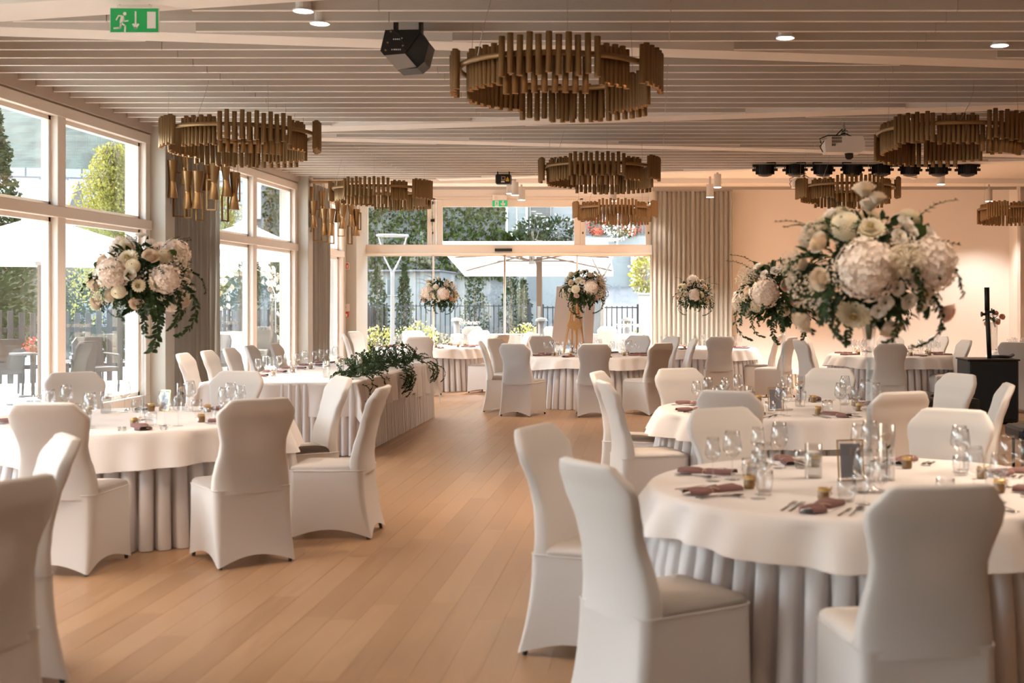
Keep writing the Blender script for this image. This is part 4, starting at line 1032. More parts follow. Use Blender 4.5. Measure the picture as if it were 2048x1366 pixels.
FM = dict(hydrangea=hydrangea(), pompon_dahlia=pompon(), dahlia=dahlia(), rose=rose(M['rose']), blush_rose=rose(M['blush']), lisianthus=lisianthus())
SPR = [sprig(s) for s in (1, 2, 3)]; HANG = [sprig(s+20, .42, 18, .05, 1.45) for s in (1, 2)]; BL = [broadleaf(1)]; GY = [gyp(1), gyp(2)]
THIN = sprig(50, .24, 10, .03, .5, .22)
def bouquet(x, y, zc, s, label, front, seed, hang=(), bulk=26, sz=.88):
    """front: (kind, dx, dz, size) in units of the radius s, as seen from the entrance side; the rest fills round the ball"""
    r = random.Random(seed); t = thing('flower_arrangement', label, 'bouquet', (x, y, zc), 0, 'tall flower arrangements')
    def add(kind, d, rad, size, spin=None):
        d = Vector(d).normalized(); c = Vector((d.x, d.y, d.z*sz))*rad*s
        q = d.to_track_quat('Z', 'Y') @ Matrix.Rotation(r.uniform(0, 6) if spin is None else spin, 3, 'Z').to_quaternion()
        nm = 'rose' if kind == 'blush_rose' else kind
        o = obj(nm, FM[kind], t, c); o.rotation_euler = q.to_euler(); o.scale = (size*s,)*3
    occ = []
    for kind, dx, dz, size in front:
        yy = -math.sqrt(max(.05, 1-min(.95, dx*dx+(dz/sz)**2))); d = Vector((dx, yy, dz/sz)); L = math.hypot(dx, dz/sz)
        rad = max(.86 if size > .2 else .9, L if L > .9 else 0); add(kind, d, rad, size, None); occ.append((d.normalized(), size))
    kinds = ['rose', 'pompon_dahlia', 'lisianthus', 'rose', 'dahlia', 'hydrangea', 'lisianthus']
    cnt = 0; tries = 0
    while cnt < bulk and tries < 900:
        tries += 1; d = Vector((r.gauss(0, 1), r.gauss(0, 1), r.gauss(.25, .9))).normalized()
        if d.z < -.55: continue
        k = r.choice(kinds); size = {'hydrangea': .30, 'pompon_dahlia': .15, 'dahlia': .20, 'rose': .15, 'lisianthus': .12}[k]
        if d.y < -.1 and k in ('hydrangea',): continue
        if any((d-o).length < (size+q)*1.02 for o, q in occ): continue
        add(k, d, r.uniform(.84, .98), size); occ.append((d, size)); cnt += 1
    # dark leafy body
    m = MB()
    for i in range(760):
        d = Vector((r.gauss(0, 1), r.gauss(0, 1), r.gauss(0, 1))).normalized(); c = Vector((d.x, d.y, d.z*sz))*s*r.uniform(.25, .86)
        if c.z < -s*.62: continue
        q = (d+Vector((r.uniform(-.8, .8), r.uniform(-.8, .8), r.uniform(-.8, .5)))).normalized(); leafgeo(m, c, q, Vector((r.uniform(-1, 1), r.uniform(-1, 1), 1)), r.uniform(.05, .085), r.uniform(.022, .036))
    m.build('foliage', M['leaf'], t, True, kind='stuff')
    def put(me, d, rad, scale=1, yaw=0, name='sprig'):
        d = Vector(d).normalized(); o = obj(name, me, t, Vector((d.x, d.y, d.z*sz))*rad*s)
        zz = d; xx = Vector((d.x, d.y, -1.2)); xx = (xx-zz*xx.dot(zz)); xx = xx.normalized() if xx.length > .05 else Vector((1, 0, 0)); yy_ = zz.cross(xx)
        o.rotation_euler = (Matrix((xx, yy_, zz)).transposed() @ Matrix.Rotation(yaw, 3, 'Z')).to_euler(); o.scale = (scale,)*3
    for i in range(18):
        a = 2*PI*i/18+r.uniform(-.1, .1); put(r.choice(SPR), (math.cos(a), math.sin(a), r.uniform(-.5, .5)), .62, r.uniform(.6, .95), r.uniform(-.4, .4), 'leaf_sprig')
    for i in range(9):
        a = r.uniform(0, 6.28); put(THIN, (math.cos(a), math.sin(a), r.uniform(.2, 1.6)), .8, r.uniform(.8, 1.2), r.uniform(-1, 1), 'leaf_sprig')
    for i in range(12):
        a = r.uniform(0, 6.28); put(BL[0], (math.cos(a), math.sin(a)-.4, r.uniform(-.6, 1.2)), .66, r.uniform(.7, 1.0), r.uniform(-1, 1), 'broad_leaf')
    for i in range(12):
        a = r.uniform(0, 6.28); put(r.choice(GY), (math.cos(a), math.sin(a), r.uniform(-.45, .8)), .86, r.uniform(.8, 1.25), 0, 'babys_breath')
    for dx, dy, dz, sc in hang:
        put(HANG[int(abs(dx*10)) % 2], (dx, dy, dz), .72, sc, 0, 'trailing_sprig')
    m = MB(); m.cyl((0, 0, -s*.85), (0, 0, -s*.2), .010, .04, 8); m.build('stems', M['stem'], t)
    return t
H, P_, D_, R_, B_, L_ = 'hydrangea', 'pompon_dahlia', 'dahlia', 'rose', 'blush_rose', 'lisianthus'
# front right table
def vb(k, vx, py_c, s, depth, label, vlabel, front, seed, **kw):
    x = (vx-CX)*depth/F; zc = CAMH+(CY-py_c)*depth/F
    bouquet(x, depth, zc, s, label, front, seed, **kw); vh = max(.3, zc-s*.60-TZ); tall_vase(x, depth, vlabel, vh)
vb('A', 1738, 545, .345, 5.45, 'largest white and cream flower arrangement, on the front right table', 'tall clear trumpet vase in the middle of the front right table',
   [(H, -.20, .02, .36), (H, .74, .10, .33), (P_, .30, .14, .20), (D_, -.32, -.60, .26), (P_, -.42, .62, .18), (D_, -.10, .60, .21), (R_, .20, -.74, .17), (L_, .36, .62, .13), (L_, .24, .44, .12), (L_, .42, .52, .12),
    (L_, .06, -.40, .12), (L_, .20, -.22, .11), (L_, .36, -.38, .13), (L_, .56, -.42, .13), (L_, .46, -.10, .11), (L_, -.02, -.50, .12), (R_, -.86, -.60, .18), (R_, -.74, -.10, .17), (R_, -.10, 1.02, .17), (R_, .06, .92, .14), (B_, .93, -.50, .16), (R_, -.74, .38, .16), (L_, .72, .50, .12), (D_, .62, -.30, .18)], 101,
   hang=((-.5, -.7, -.3, .8), (.2, -.8, -.4, .7), (.9, -.3, -.4, .8), (-1, -.2, -.2, .7)), bulk=22)
# front left table
vb('C', 287, 560, .335, 8.75, 'white flower arrangement with long trailing leaves, on the front left table', 'tall clear trumpet vase in the middle of the front left table',
   [(H, -.34, .14, .32), (H, .78, .0, .30), (D_, -.02, .50, .24), (R_, .44, .50, .19), (L_, .12, .10, .15), (P_, .14, .30, .14), (P_, -.98, -.05, .15), (R_, -.88, -.48, .18), (P_, -.46, -.36, .14), (P_, -.18, -.28, .14), (D_, .28, -.14, .16), (D_, .62, -.10, .19), (R_, .18, -.52, .17), (L_, -.10, .80, .15), (L_, .05, .90, .14), (R_, -.66, .42, .16), (L_, .30, .78, .13), (R_, .95, -.45, .15)], 102,
   hang=((.55, -.7, -.5, 1.35), (.60, -.6, -.55, 1.0), (1.0, -.3, -.1, 1.25), (.9, -.5, -.2, 1.0), (.35, -.8, -.5, .9), (-.6, -.5, -.5, .5)), bulk=20)
vb('B', 1566, 590, .34, 9.55, 'cream flower arrangement half hidden behind the largest one', 'tall clear vase in the middle of the second right table',
   [(H, -.55, .05, .32), (B_, .0, .22, .18), (B_, .20, -.15, .15), (R_, -.08, -.36, .16), (D_, .05, .62, .18), (R_, .42, .10, .18), (L_, -.25, .55, .14), (L_, .2, .8, .14)], 103, hang=((-1, -.2, -.2, 1.0), (-.8, -.6, -.4, .8), (-.3, -.8, -.5, .9)), bulk=22)
vb('E', 1168, 578, .34, 18.9, 'flower arrangement hanging in front of the easel board', 'tall vase on the table before the easel',
   [(H, .40, .05, .33), (D_, -.22, .40, .20), (P_, -.36, -.02, .18), (R_, -.55, .28, .18), (R_, -.70, -.35, .17), (L_, -.02, .30, .15), (R_, -.30, -.30, .15), (R_, .30, .65, .17), (B_, .62, -.40, .16), (R_, .85, -.30, .17), (L_, -.10, .75, .14)], 104, hang=((-.7, -.5, -.6, .9), (-.1, -.8, -.6, .8), (.9, -.3, -.5, .9), (-.4, -.7, -.6, 1.1)), bulk=24)
vb('D', 880, 588, .33, 22.4, 'flower arrangement in front of the glass doors, back left table', 'tall vase on the back left table',
   [(H, -.66, .10, .33), (H, .36, .02, .34), (P_, -.14, -.12, .17), (P_, -.10, .42, .15), (P_, -.05, .85, .13), (R_, -.50, -.15, .15), (L_, .05, -.35, .13), (B_, -.85, -.35, .16), (B_, .72, -.25, .16), (R_, .45, .52, .15)], 105, hang=((-.2, -.8, -.6, .8), (.8, -.4, -.5, .9), (-.9, -.3, -.5, .7)), bulk=24)
vb('G', 1390, 590, .33, 22.0, 'flower arrangement in front of the grey curtain', 'tall vase on the table before the curtain',
   [(H, -.05, .0, .32), (P_, .30, .0, .18), (D_, -.55, .05, .20), (R_, .55, .40, .18), (L_, .2, .5, .15), (R_, -.3, .6, .18), (R_, .72, -.2, .16)], 106, hang=((-.9, -.3, -.4, .9), (.9, -.3, -.5, .9), (.3, -.8, -.6, .6)), bulk=24)
# vase of the wall table: its flowers are mostly behind the largest arrangement
vb('H', 1782, 602, .30, 19.3, 'flower arrangement almost wholly behind the largest one, wall table', 'thin tall vase on the table by the plain wall', [(H, 0, 0, .33)], 107, bulk=18, hang=((.3, -.8, -.6, .6),))
# far right small vase of dark leaves and peach roses
p = W(1988, 633, 20.4); t = thing('flower_arrangement', 'small loose arrangement of peach roses behind the black pole', 'bouquet', p)
r = random.Random(8)
for dx, dz, s_ in ((.02, .05, .05), (.12, -.01, .06), (-.12, -.12, .06), (.05, -.1, .05)): o = obj('rose', FM['blush_rose'], t, (dx, -.03, dz)); o.scale = (s_,)*3; o.rotation_euler = (1.2, 0, dx)
for i in range(11):
    o = obj('leaf_sprig', SPR[i % 3], t, (0, 0, -.08)); o.rotation_euler = (r.uniform(-1.2, 1.2), r.uniform(-1.2, 1.2), r.uniform(0, 6)); o.scale = (r.uniform(.4, .7),)*3
t = thing('glass_vase', 'slim clear cylinder vase behind the black pole, far right table', 'vase', (p.x, p.y, TZ+.005)); hh = p.z-.1-TZ
m = MB(); m.lathe([(0, 0), (.055, 0), (.055, hh), (.053, hh), (.053, .01), (0, .01)], 20); m.build('glass_cylinder', M['ware'], t, True)

# centre pieces set around the tall vases
def rosevase(x, y, label, h=.21):
    t = thing('rose_cylinder', label, 'vase', (x, y, TZ+.0045), 0, 'cylinder vases with one rose')
    m = MB(); r0 = .040; m.lathe([(0, 0), (r0, 0), (r0, h), (r0-.002, h), (r0-.002, .008), (0, .008)], 22); m.build('glass_cylinder', M['ware'], t, True)
    m = MB(); m.tube([(0, .0, .01), (.003, 0, h*.45), (0, 0, h*.66)], .0022, 5); leafgeo(m, Vector((0, 0, h*.55)), Vector((.5, -.3, .7)).normalized(), Vector((0, -1, .3)), .03, .014); m.build('rose_stem', M['leaf2'], t)
    o = obj('rose', FM['rose'], t, (0, 0, h*.74)); o.scale = (.034,)*3; return t
def Pt(px, py): z = (CAMH-TZ-.005)*F/(py-CY); return (px-CX)*z/F, z
x, y = Pt(1627, 955); candle(x, y, 'floating candle glass left of the gold frame, front right table', 1.15, .16)
x, y = Pt(1773, 960); rosevase(x, y, 'cylinder vase with a cream rose, right of the tall vase, front right table', .26)
x, y = Pt(1703, 962); frame_stand(x, y, .15, 'gold rimmed frame with grey card, front right table', .125, .19)
x, y = Pt(1722, 986); o = obj('tumbler', tumb, None, (x, y, TZ+.0045), (0, 0, 0), 'low thick votive glass at the foot of the tall vase, front right table', 'tumbler')
x, y = Pt(1498, 815); candle(x, y, 'floating candle glass on the second right table', 1.0, .17)
x, y = Pt(1600, 812); rosevase(x, y, 'cylinder vase with rose on the second right table', .24)
x, y = Pt(1552, 822); frame_stand(x, y, .1, 'gold rimmed frame with grey card, second right table', .12, .18)
x, y = Pt(328, 822); frame_stand(x, y, -.35, 'glass frame with pale card on the front left table', .09, .16)
x, y = Pt(365, 818); rosevase(x, y, 'cylinder vase with rose on the front left table', .20)
x, y = Pt(212, 826); candle(x, y, 'floating candle glass on the front left table', 1.05, .16)
x, y = Pt(1163, 711); rosevase(x-.12, 18.7, 'cylinder vase with rose on the table before the easel', .2); candle(x+.25, 18.8, 'floating candle glass on the table before the easel')
candle(-4.0, 22.3, 'floating candle glass on the back left table'); candle(.9, 21.8, 'floating candle glass on the table before the curtain')
candle(3.9, 19.1, 'floating candle glass on the table by the plain wall'); candle(6.3, 20.2, 'floating candle glass on the far right table')
for i, (px, py, h) in enumerate(((662, 755, .17), (728, 747, .17), (752, 741, .16), (783, 733, .15), (690, 752, .15))):
    x, y = Pt(px, py); x = min(x, -3.3); candle(x-.05, y, ['candle glass nearest the camera on the head table', 'candle glass, third along the garland on the head table', 'candle glass, fourth along the garland on the head table', 'candle glass farthest along the garland on the head table', 'candle glass, second along the garland on the head table'][i], 1.1, h, TZ+.009)

# leafy garland on the head table's aisle edge
t = thing('leaf_garland', 'dark green leafy garland along the aisle edge of the head table', 'garland', (0, 0, 0))
r = random.Random(21); pts = []
for i in range(60):
    f = i/59; y = 12.9+f*3.9; pts.append(Vector((-3.28+.08*math.sin(f*9), y, TZ+.03+.012*math.sin(f*30))))
m = MB(); m.tube(pts, .008, 5); m.build('stems', M['stem'], t)
for i in range(300):
    p = pts[r.randrange(len(pts))]; dens = .35+.65*math.exp(-((p.y-15.0)/1.1)**2)
    if r.random() > dens: continue
    o = obj('leaf_sprig', r.choice(SPR), t, p+Vector((r.uniform(-.1, .1), 0, r.uniform(-.02, .05)))); o.rotation_euler = (r.uniform(-1.3, 1.3), r.uniform(-1.3, 1.3), r.uniform(0, 6.28)); s_ = r.uniform(.5, .85); o.scale = (s_, s_, s_)
for (y, k, hz) in ((13.05, 3, .2), (14.9, 10, .34), (15.1, 9, .42), (16.7, 5, .3), (16.9, 4, .34)):
    for i in range(k):
        o = obj('trailing_sprig', HANG[i % 2], t, (-3.06+r.uniform(-.03, .05), y+r.uniform(-.14, .14), TZ+.06-r.uniform(0, hz*.55)))
        o.rotation_euler = (0, 0, 0); xx = Vector((r.uniform(-.1, .3), r.uniform(-.3, .3), -1)).normalized(); zz = Vector((1, r.uniform(-.5, .5), .3)); zz = (zz-xx*zz.dot(xx)).normalized(); o.rotation_euler = Matrix((xx, zz.cross(xx), zz)).transposed().to_euler()
        o.scale = (r.uniform(.55, .8),)*3

# ---- easel and board
ez = 22.0; ex = (1150-CX)*ez/F
t = thing('easel', 'pine easel standing behind the flower arrangement, holding a blank board', 'easel', (ex, ez, 0))
def zz_(py): return CAMH+(CY-py)*ez/F
for a, b_ in (((0, -.06, zz_(575)), (-.30, -.18, 0)), ((0, -.06, zz_(575)), (.30, -.18, 0)), ((0, .0, zz_(585)), (0, .55, 0))):
    m = MB(); m.cyl(a, b_, .022, n=4); m.build('leg', M['pinewood'], t)
m = MB(); m.box(-.055, -.025, -.13, -.10, .5, zz_(560)); m.box(.025, .055, -.13, -.10, .5, zz_(560)); m.build('mast', M['pinewood'], t)
m = MB(); m.bevbox(-.3, .3, -.16, -.08, .60, .64, .004); m.build('shelf', M['pinewood'], t)
m = MB(); m.prism([(-.13, zz_(652)), (-.10, zz_(642)), (.10, zz_(642)), (.13, zz_(652)), (.05, zz_(659)), (-.05, zz_(659))], -.16, -.12); m.build('cross_block', M['pinewood'], t)
def bx(px, py, z=22.25): return ((px-CX)*z/F, CAMH+(CY-py)*z/F)
m = MB(); m.prism([bx(1103, 690), bx(1185, 690), bx(1192, 573), bx(1114, 573)], 22.22, 22.25); m.build('display_board', M['boardpaint'], None, label='large blank beige board leaning on the pine easel', cat='board')

# ---- black speaker box with pole column
bz = 16.0; x0 = (1937-CX)*bz/F; x1 = (2038-CX)*bz/F; t = thing('subwoofer', 'tall black speaker box on the floor at the right', 'speaker', ((x0+x1)/2, bz, 0)); hw = (x1-x0)/2; hz = CAMH+(CY-720)*bz/F
m = MB(); m.bevbox(-hw, hw, -.0, .62, 0.02, hz, .02); m.build('cabinet', M['black'], t)
m = MB(); m.bevbox(-hw+.03, hw-.03, -.012, 0, .06, hz-.05, .006); m.build('front_grille', mat('speaker_grille', (.005, .005, .005), .9), t)
m = MB(); m.bevbox(-hw-.015, hw+.015, -.015, .635, hz-.012, hz+.008, .006); m.build('top_lid', M['blackmetal'], t)
for sx in (-1, 1): m = MB(); m.cyl((sx*(hw-.08), .1, 0), (sx*(hw-.08), .1, .03), .03, n=10); m.build('foot', M['black'], t)
xp = (1979-CX)*16.3/F; t2 = thing('column_speaker', 'slim black column speaker on a pole rising from the black box', 'speaker', (xp, 16.3, hz+.008))
m = MB(); m.cyl((0, 0, 0), (-.03, 0, CAMH+(CY-622)*16.3/F-hz), .030, n=14); m.build('pole', M['black'], t2, True)
m = MB(); zt = CAMH+(CY-622)*16.3/F-hz; ztop = CAMH+(CY-576)*16.3/F-hz; m.cyl((-.03, 0, zt), (-.035, 0, ztop), .033, n=14); m.build('upper_column', M['blackmetal'], t2, True)
for dz, s_ in ((0, 1), (-.03, -1)): m = MB(); m.cyl((-.03, 0, zt-.02+dz), (-.03+s_*.07, -.02, zt-.02+dz), .018, n=10); m.cyl((-.03+s_*.07, -.02, zt-.02+dz), (-.03+s_*.085, -.02, zt-.02+dz), .035, n=10); m.build('clamp_knob', M['black'], t2)
m = MB(); m.tube([(0, 0, .02), (.1, -.05, .025), (.25, .0, .02), (.33, .08, .04), (.30, .1, .02)], .02, 8); m.build('cable_coil', M['black'], t2, True)
# smaller black box before it, and the blue-trimmed case at the frame edge
t = thing('stage_monitor', 'lower black wedge box half hidden behind two covered chairs', 'speaker', (3.35, 14.2, 0))
m = MB(); m.prism([(-.32, .02), (.34, .02), (.34, .46), (-.2, .52), (-.32, .4)], 0, .5); m.build('cabinet', M['black'], t); m = MB(); m.prism([(-.28, .06), (.3, .06), (.3, .42), (-.18, .47), (-.28, .37)], -.012, 0); m.build('front_grille', M['blackmetal'], t)
p = W(2050, 858, 11.6); t = thing('black_case', 'black case with blue trim cut off by the right frame edge', 'case', (p.x, 11.6, 0))
m = MB(); m.bevbox(-.11, .5, -.2, .3, .30, .42, .03); m.build('case_body', M['black'], t)
m = MB(); m.bevbox(-.075, -.02, -.21, -.195, .34, .385, .01); m.build('blue_trim', mat('blue_trim', (.02, .06, .35), .4), t); m = MB(); m.bevbox(-.02, .02, -.212, -.2, .345, .38, .004); m.build('latch', M['steel'], t)
for dx in (-.05, .4):
    m = MB(); m.cyl((dx, -.1, 0), (dx, -.1, .31), .015, n=8); m.cyl((dx, .2, 0), (dx, .2, .31), .015, n=8); m.build('leg', M['blackmetal'], t)
# ================================================================ OUTSIDE
O = dict(
 paving=mat('pale_stone_paving', (.36, .35, .335), .85, var=.12, vscale=1.2),
 hill=mat('wooded_hillside', (.030, .042, .034), .95, var=.5, vscale=.9, bump=1, bscale=2),
 ivy=mat('ivy_leaf', (.045, .060, .014), .9, spec=.05, var=.5, vscale=3, transl=.2),
 conifer=mat('conifer_needle', (.034, .045, .017), .9, spec=.05, var=.4, vscale=5, transl=.1),
 birch=mat('birch_leaf', (.24, .22, .05), .8, spec=.1, var=.4, vscale=4, transl=.4),
 bark=mat('bark', (.18, .14, .10), .9, var=.3, vscale=8),
 yellowf=mat('yellow_blossom', (.75, .62, .30), .7, transl=.3), pinkf=mat('pink_white_blossom', (.80, .66, .60), .7, transl=.3), redf=mat('red_blossom', (.65, .05, .03), .6), whitef=mat('white_blossom', (.8, .8, .74), .7, transl=.3),
 canopy=mat('parasol_cloth', (.80, .76, .70), .8, transl=.35),
 rib=mat('parasol_wood', (.11, .065, .04), .5), render=mat('pale_house_render', (.20, .20, .19), .9, var=.04), render2=mat('grey_house_render', (.20, .205, .195), .9, var=.05),
 whitewall=mat('white_garden_wall', (.30, .29, .27), .9), darkiron=mat('dark_iron', (.012, .013, .016), .5), picket=mat('weathered_picket', (.045, .036, .03), .85, var=.25, vscale=5),
 door=mat('brown_house_door', (.14, .075, .04), .6), shutter=mat('grey_shutter', (.20, .19, .17), .7), lamp=mat('pale_lamp_metal', (.24, .215, .195), .5),
 roofm=mat('dark_roof', (.14, .13, .14), .8), rattan=mat('dark_rattan', (.055, .042, .034), .7), terracotta=mat('terracotta', (.45, .16, .09), .8), timber=mat('old_timber', (.16, .12, .09), .85, var=.2, vscale=6),
 shade_grey=mat('shaded_driveway', (.11, .11, .11), .9, var=.1, vscale=2), win=mat('dark_window', (.06, .08, .09), .15, spec=.8), twig=mat('arch_metal', (.5, .45, .4), .6),  # driveway grey set dark to hold the tree shade lying on it
)
def stonewall_mat():
    m = bpy.data.materials.new('stone_wall'); m.use_nodes = True; n = m.node_tree.nodes; l = m.node_tree.links; b = n['Principled BSDF']; b.inputs['Roughness'].default_value = .9
    g = n.new('ShaderNodeTexCoord'); br = n.new('ShaderNodeTexBrick'); br.inputs['Scale'].default_value = 1.0; br.inputs['Brick Width'].default_value = .9; br.inputs['Row Height'].default_value = .42; br.inputs['Mortar Size'].default_value = .03
    br.inputs['Color1'].default_value = (.22, .23, .23, 1); br.inputs['Color2'].default_value = (.32, .33, .33, 1); br.inputs['Mortar'].default_value = (.12, .12, .12, 1)
    mp = n.new('ShaderNodeMapping'); mp.inputs['Rotation'].default_value = (PI/2, 0, 0); l.new(g.outputs['Object'], mp.inputs[0]); l.new(mp.outputs[0], br.inputs['Vector']); l.new(br.outputs['Color'], b.inputs['Base Color']); return m
O['stone'] = stonewall_mat()
mb = MB(); mb.box(-40, WX-.3, -10, 75, -.4, -.03); mb.box(WX-.3, 40, BY+.3, 75, -.4, -.03); struct('ground', mb, O['paving'])
# hillside that closes the view
P = []
for i in range(60):
    row = []; u = i/59; X = -75+u*150
    for j in range(26):
        v = j/25; d = 62+v*60; h = -.5+v*46+3*noise.noise(Vector((X*.06, v*5, 0)))+1.2*noise.noise(Vector((X*.3, v*22, 3)))
        row.append((X*(1+v*.5), d, h))
    P.append(row)
m = MB(); m.grid(P); m.build('hill', O['hill'], None, True, kind='structure')
P = []
for i in range(50):
    row = []; Y = -20+i/49*110
    for j in range(20):
        v = j/19; row.append((-38-v*45, Y, -.5+v*11+2.5*noise.noise(Vector((Y*.07, v*5, 9)))+1.0*noise.noise(Vector((Y*.3, v*20, 3)))))
    P.append(row)
m = MB(); m.grid([r_[::-1] for r_ in P]); m.build('hill', O['hill'], None, True, kind='structure')
def cloud(name, pts, size, m, parent=None, seed=0, smin=.6, up=0, **kw):
    r = np.random.default_rng(seed); pts = np.asarray(pts, float); n = len(pts)
    d = r.normal(size=(n, 3)); d[:, 2] -= up; d /= np.linalg.norm(d, axis=1)[:, None]; e = r.normal(size=(n, 3)); e -= (e*d).sum(1)[:, None]*d; e /= np.linalg.norm(e, axis=1)[:, None]
    s = (size*r.uniform(smin, 1.2, n))[:, None]; V = np.stack([pts, pts+d*s*.5+e*s*.32, pts+d*s, pts+d*s*.5-e*s*.32], 1).reshape(-1, 3)
    me = bpy.data.meshes.new(name); me.vertices.add(4*n); me.vertices.foreach_set('co', V.ravel()); me.loops.add(4*n); me.loops.foreach_set('vertex_index', np.arange(4*n)); me.polygons.add(n); me.polygons.foreach_set('loop_start', np.arange(n)*4)
    me.materials.append(m); me.update(calc_edges=True); me.validate(); return obj(name, me, parent, **kw)
def ball(n, c, rx, ry, rz, r, shell=.5):
    d = r.normal(size=(n, 3)); d /= np.linalg.norm(d, axis=1)[:, None]; return np.array(c)+d*np.array([rx, ry, rz])*(r.uniform(shell, 1, n)[:, None])
def bush(name, label, c, rx, rz, m, n=500, size=.09, seed=1, flowers=None, nf=120, fs=.07, cat='bush'):
    r = np.random.default_rng(seed); t = thing(name, label, cat, c)
    cloud('foliage', ball(n, (0, 0, rz*.95), rx, rx, rz, r, .45), size, m, t, seed, kind='stuff')
    if flowers: cloud('blossom', ball(nf, (0, 0, rz*1.0), rx*1.04, rx*1.04, rz*1.04, r, .9), fs, flowers, t, seed+1, kind='stuff')
    q = MB(); [q.cyl((0, 0, 0), (.2*rx*math.cos(a), .2*rx*math.sin(a), rz), .02, n=5) for a in (0, 2, 4)]; q.build('stem', O['bark'], t); return t
def conifer(label, c, h, rr_, seed, n=2200):
    r = np.random.default_rng(seed); t = thing('conifer', label, 'tree', c); z = r.uniform(.03, 1, n)**.8; a = r.uniform(0, 2*PI, n); rad = rr_*(1-z)**.75*r.uniform(.55, 1, n)*(1+.2*np.sin(z*40))
    cloud('needles', np.stack([rad*np.cos(a), rad*np.sin(a), z*h], 1), .16 if h > 4 else .10, O['conifer'], t, seed, kind='stuff'); q = MB(); q.cyl((0, 0, 0), (0, 0, h*.95), .08, .01, 7); q.build('trunk', O['bark'], t); return t
# parasols
def parasol(label, c, half, hz, peak, n=8, rot=0, tilt=0, cantilever=None, pole=True):
    t = thing('parasol', label, 'parasol', c, 0, 'white garden parasols'); T = Matrix.Translation((0, 0, hz)) @ Matrix.Rotation(tilt, 4, 'X') @ Matrix.Rotation(rot, 4, 'Z')
    cor = [(half, half), (-half, half), (-half, -half), (half, -half)]; ed = []
    for i in range(4):
        a, b_ = cor[i], cor[(i+1) % 4]; ed += [a, ((a[0]+b_[0])/2, (a[1]+b_[1])/2)]
    N = len(ed); rs = [[(x, y, -.16) for x, y in ed], [(x, y, 0) for x, y in ed], [(x*.5, y*.5, (peak-hz)*.52) for x, y in ed], [(x*.06, y*.06, (peak-hz)) for x, y in ed]]
    q = MB(); q.rings(rs, False, True, T); q.build('canopy', O['canopy'], t)
    q = MB(); q.rings([[(x*.16, y*.16, peak-hz-.03) for x, y in ed], [(x*.02, y*.02, peak-hz+.10) for x, y in ed]], False, True, T); q.build('vent_cap', O['canopy'], t)
    hub = T @ Vector((0, 0, (peak-hz)*.05-.12))
    for x, y in ed:
        q = MB(); q.cyl(T @ Vector((x*.98, y*.98, -.015)), T @ Vector((0, 0, peak-hz-.06)), .022, n=4); q.build('rib', O['rib'], t)
        q = MB(); q.cyl(hub, T @ Vector((x*.5, y*.5, (peak-hz)*.47)), .02, n=4); q.build('strut', O['rib'], t)
    q = MB(); q.cyl(hub-Vector((0, 0, .08)), hub+Vector((0, 0, .12)), .08, n=10); q.build('hub', O['lamp'], t)
    if pole: q = MB(); q.cyl((0, 0, 0), (0, 0, peak-.05), .032, n=10); q.build('pole', O['rib'], t); q = MB(); q.bevbox(-.35, .35, -.35, .35, 0, .08, .02); q.build('base', O['stone'], t)
    if cantilever is not None:
        q = MB(); q.bevbox(cantilever-.07, cantilever+.07, .6, .74, 0, peak+.3, .01); q.build('side_post', O['rib'], t); q = MB(); q.cyl((cantilever, .67, peak+.25), (0, 0, peak+.02), .04, n=6); q.build('arm', O['rib'], t)
        q = MB(); q.bevbox(cantilever-.04, cantilever+.04, .56, .6, 1.05, 1.45, .01); q.build('crank_box', O['lamp'], t)
    return t
parasol('big white parasol outside the first left window', (-9.45, 19.2, 0), 1.55, 2.30, 2.86, rot=.5)
parasol('white parasol outside the second left window', (-8.35, 25.5, 0), 1.35, 2.58, 3.15, rot=.2)
parasol('farther parasol with warm lit underside, second left window', (-11.9, 32.6, 0), 1.2, 2.55, 2.95, rot=.3)
parasol('wide tilted white parasol outside the glass doors', (-3.05, 31.0, 0), 1.95, 2.68, 2.82, rot=0, tilt=-.15, cantilever=.12, pole=False)
# ivy house and its neighbours behind the doors
HZ = 46.0
def hx(px, z=HZ): return (px-CX)*z/F
def hy(py, z=HZ): return CAMH+(CY-py)*z/F
t = thing('ivy_house', 'pale house behind the doors with an ivy covered wall and grey shutters', 'house', (0, HZ, 0))
m = MB(); m.box(-14.5, 6.5, 0, 6, 0, 9.5); m.build('wall', O['render'], t)
m = MB(); m.add([(-15, -.6, 9.3), (7, -.6, 9.3), (7, 3, 11.8), (-15, 3, 11.8), (-15, 6.6, 9.3), (7, 6.6, 9.3)], [(0, 1, 2, 3), (3, 2, 5, 4)]); m.build('roof', O['roofm'], t)
r = np.random.default_rng(4)
def ivy(n, x0, x1, z0, z1, y0=-.05, d=.35, size=.17, seed=0):
    return cloud('ivy', np.stack([r.uniform(x0, x1, n), y0-r.uniform(0, d, n), r.uniform(z0, z1, n)], 1), size, O['ivy'], t, seed, up=.8, kind='stuff')
ivy(15000, -14.3, hx(1012), 2.4, 9.2, seed=1); ivy(1500, hx(1008), hx(1085), hy(495), hy(466), seed=2)
for (a, b_, c, d) in ((1012, 1056, 380, 470), (1160, 1200, 330, 400)):
    w_ = obj('window', None, t); m = MB(); m.box(hx(a), hx(a+4), -.12, .0, hy(d), hy(c)); m.box(hx(b_-4), hx(b_), -.12, 0, hy(d), hy(c)); m.box(hx(a), hx(b_), -.12, 0, hy(d), hy(d-4)); m.box(hx(a), hx(b_), -.12, 0, hy(c), hy(c-4)); m.box(hx((a+b_)/2-1), hx((a+b_)/2+1), -.1, 0, hy(d), hy(c)); m.build('window_frame', M['white'], w_)
    m = MB(); m.box(hx(a+4), hx(b_-4), -.03, -.01, hy(d-4), hy(c)); m.build('pane', O['win'], w_)
sh = obj('shutter', None, t)
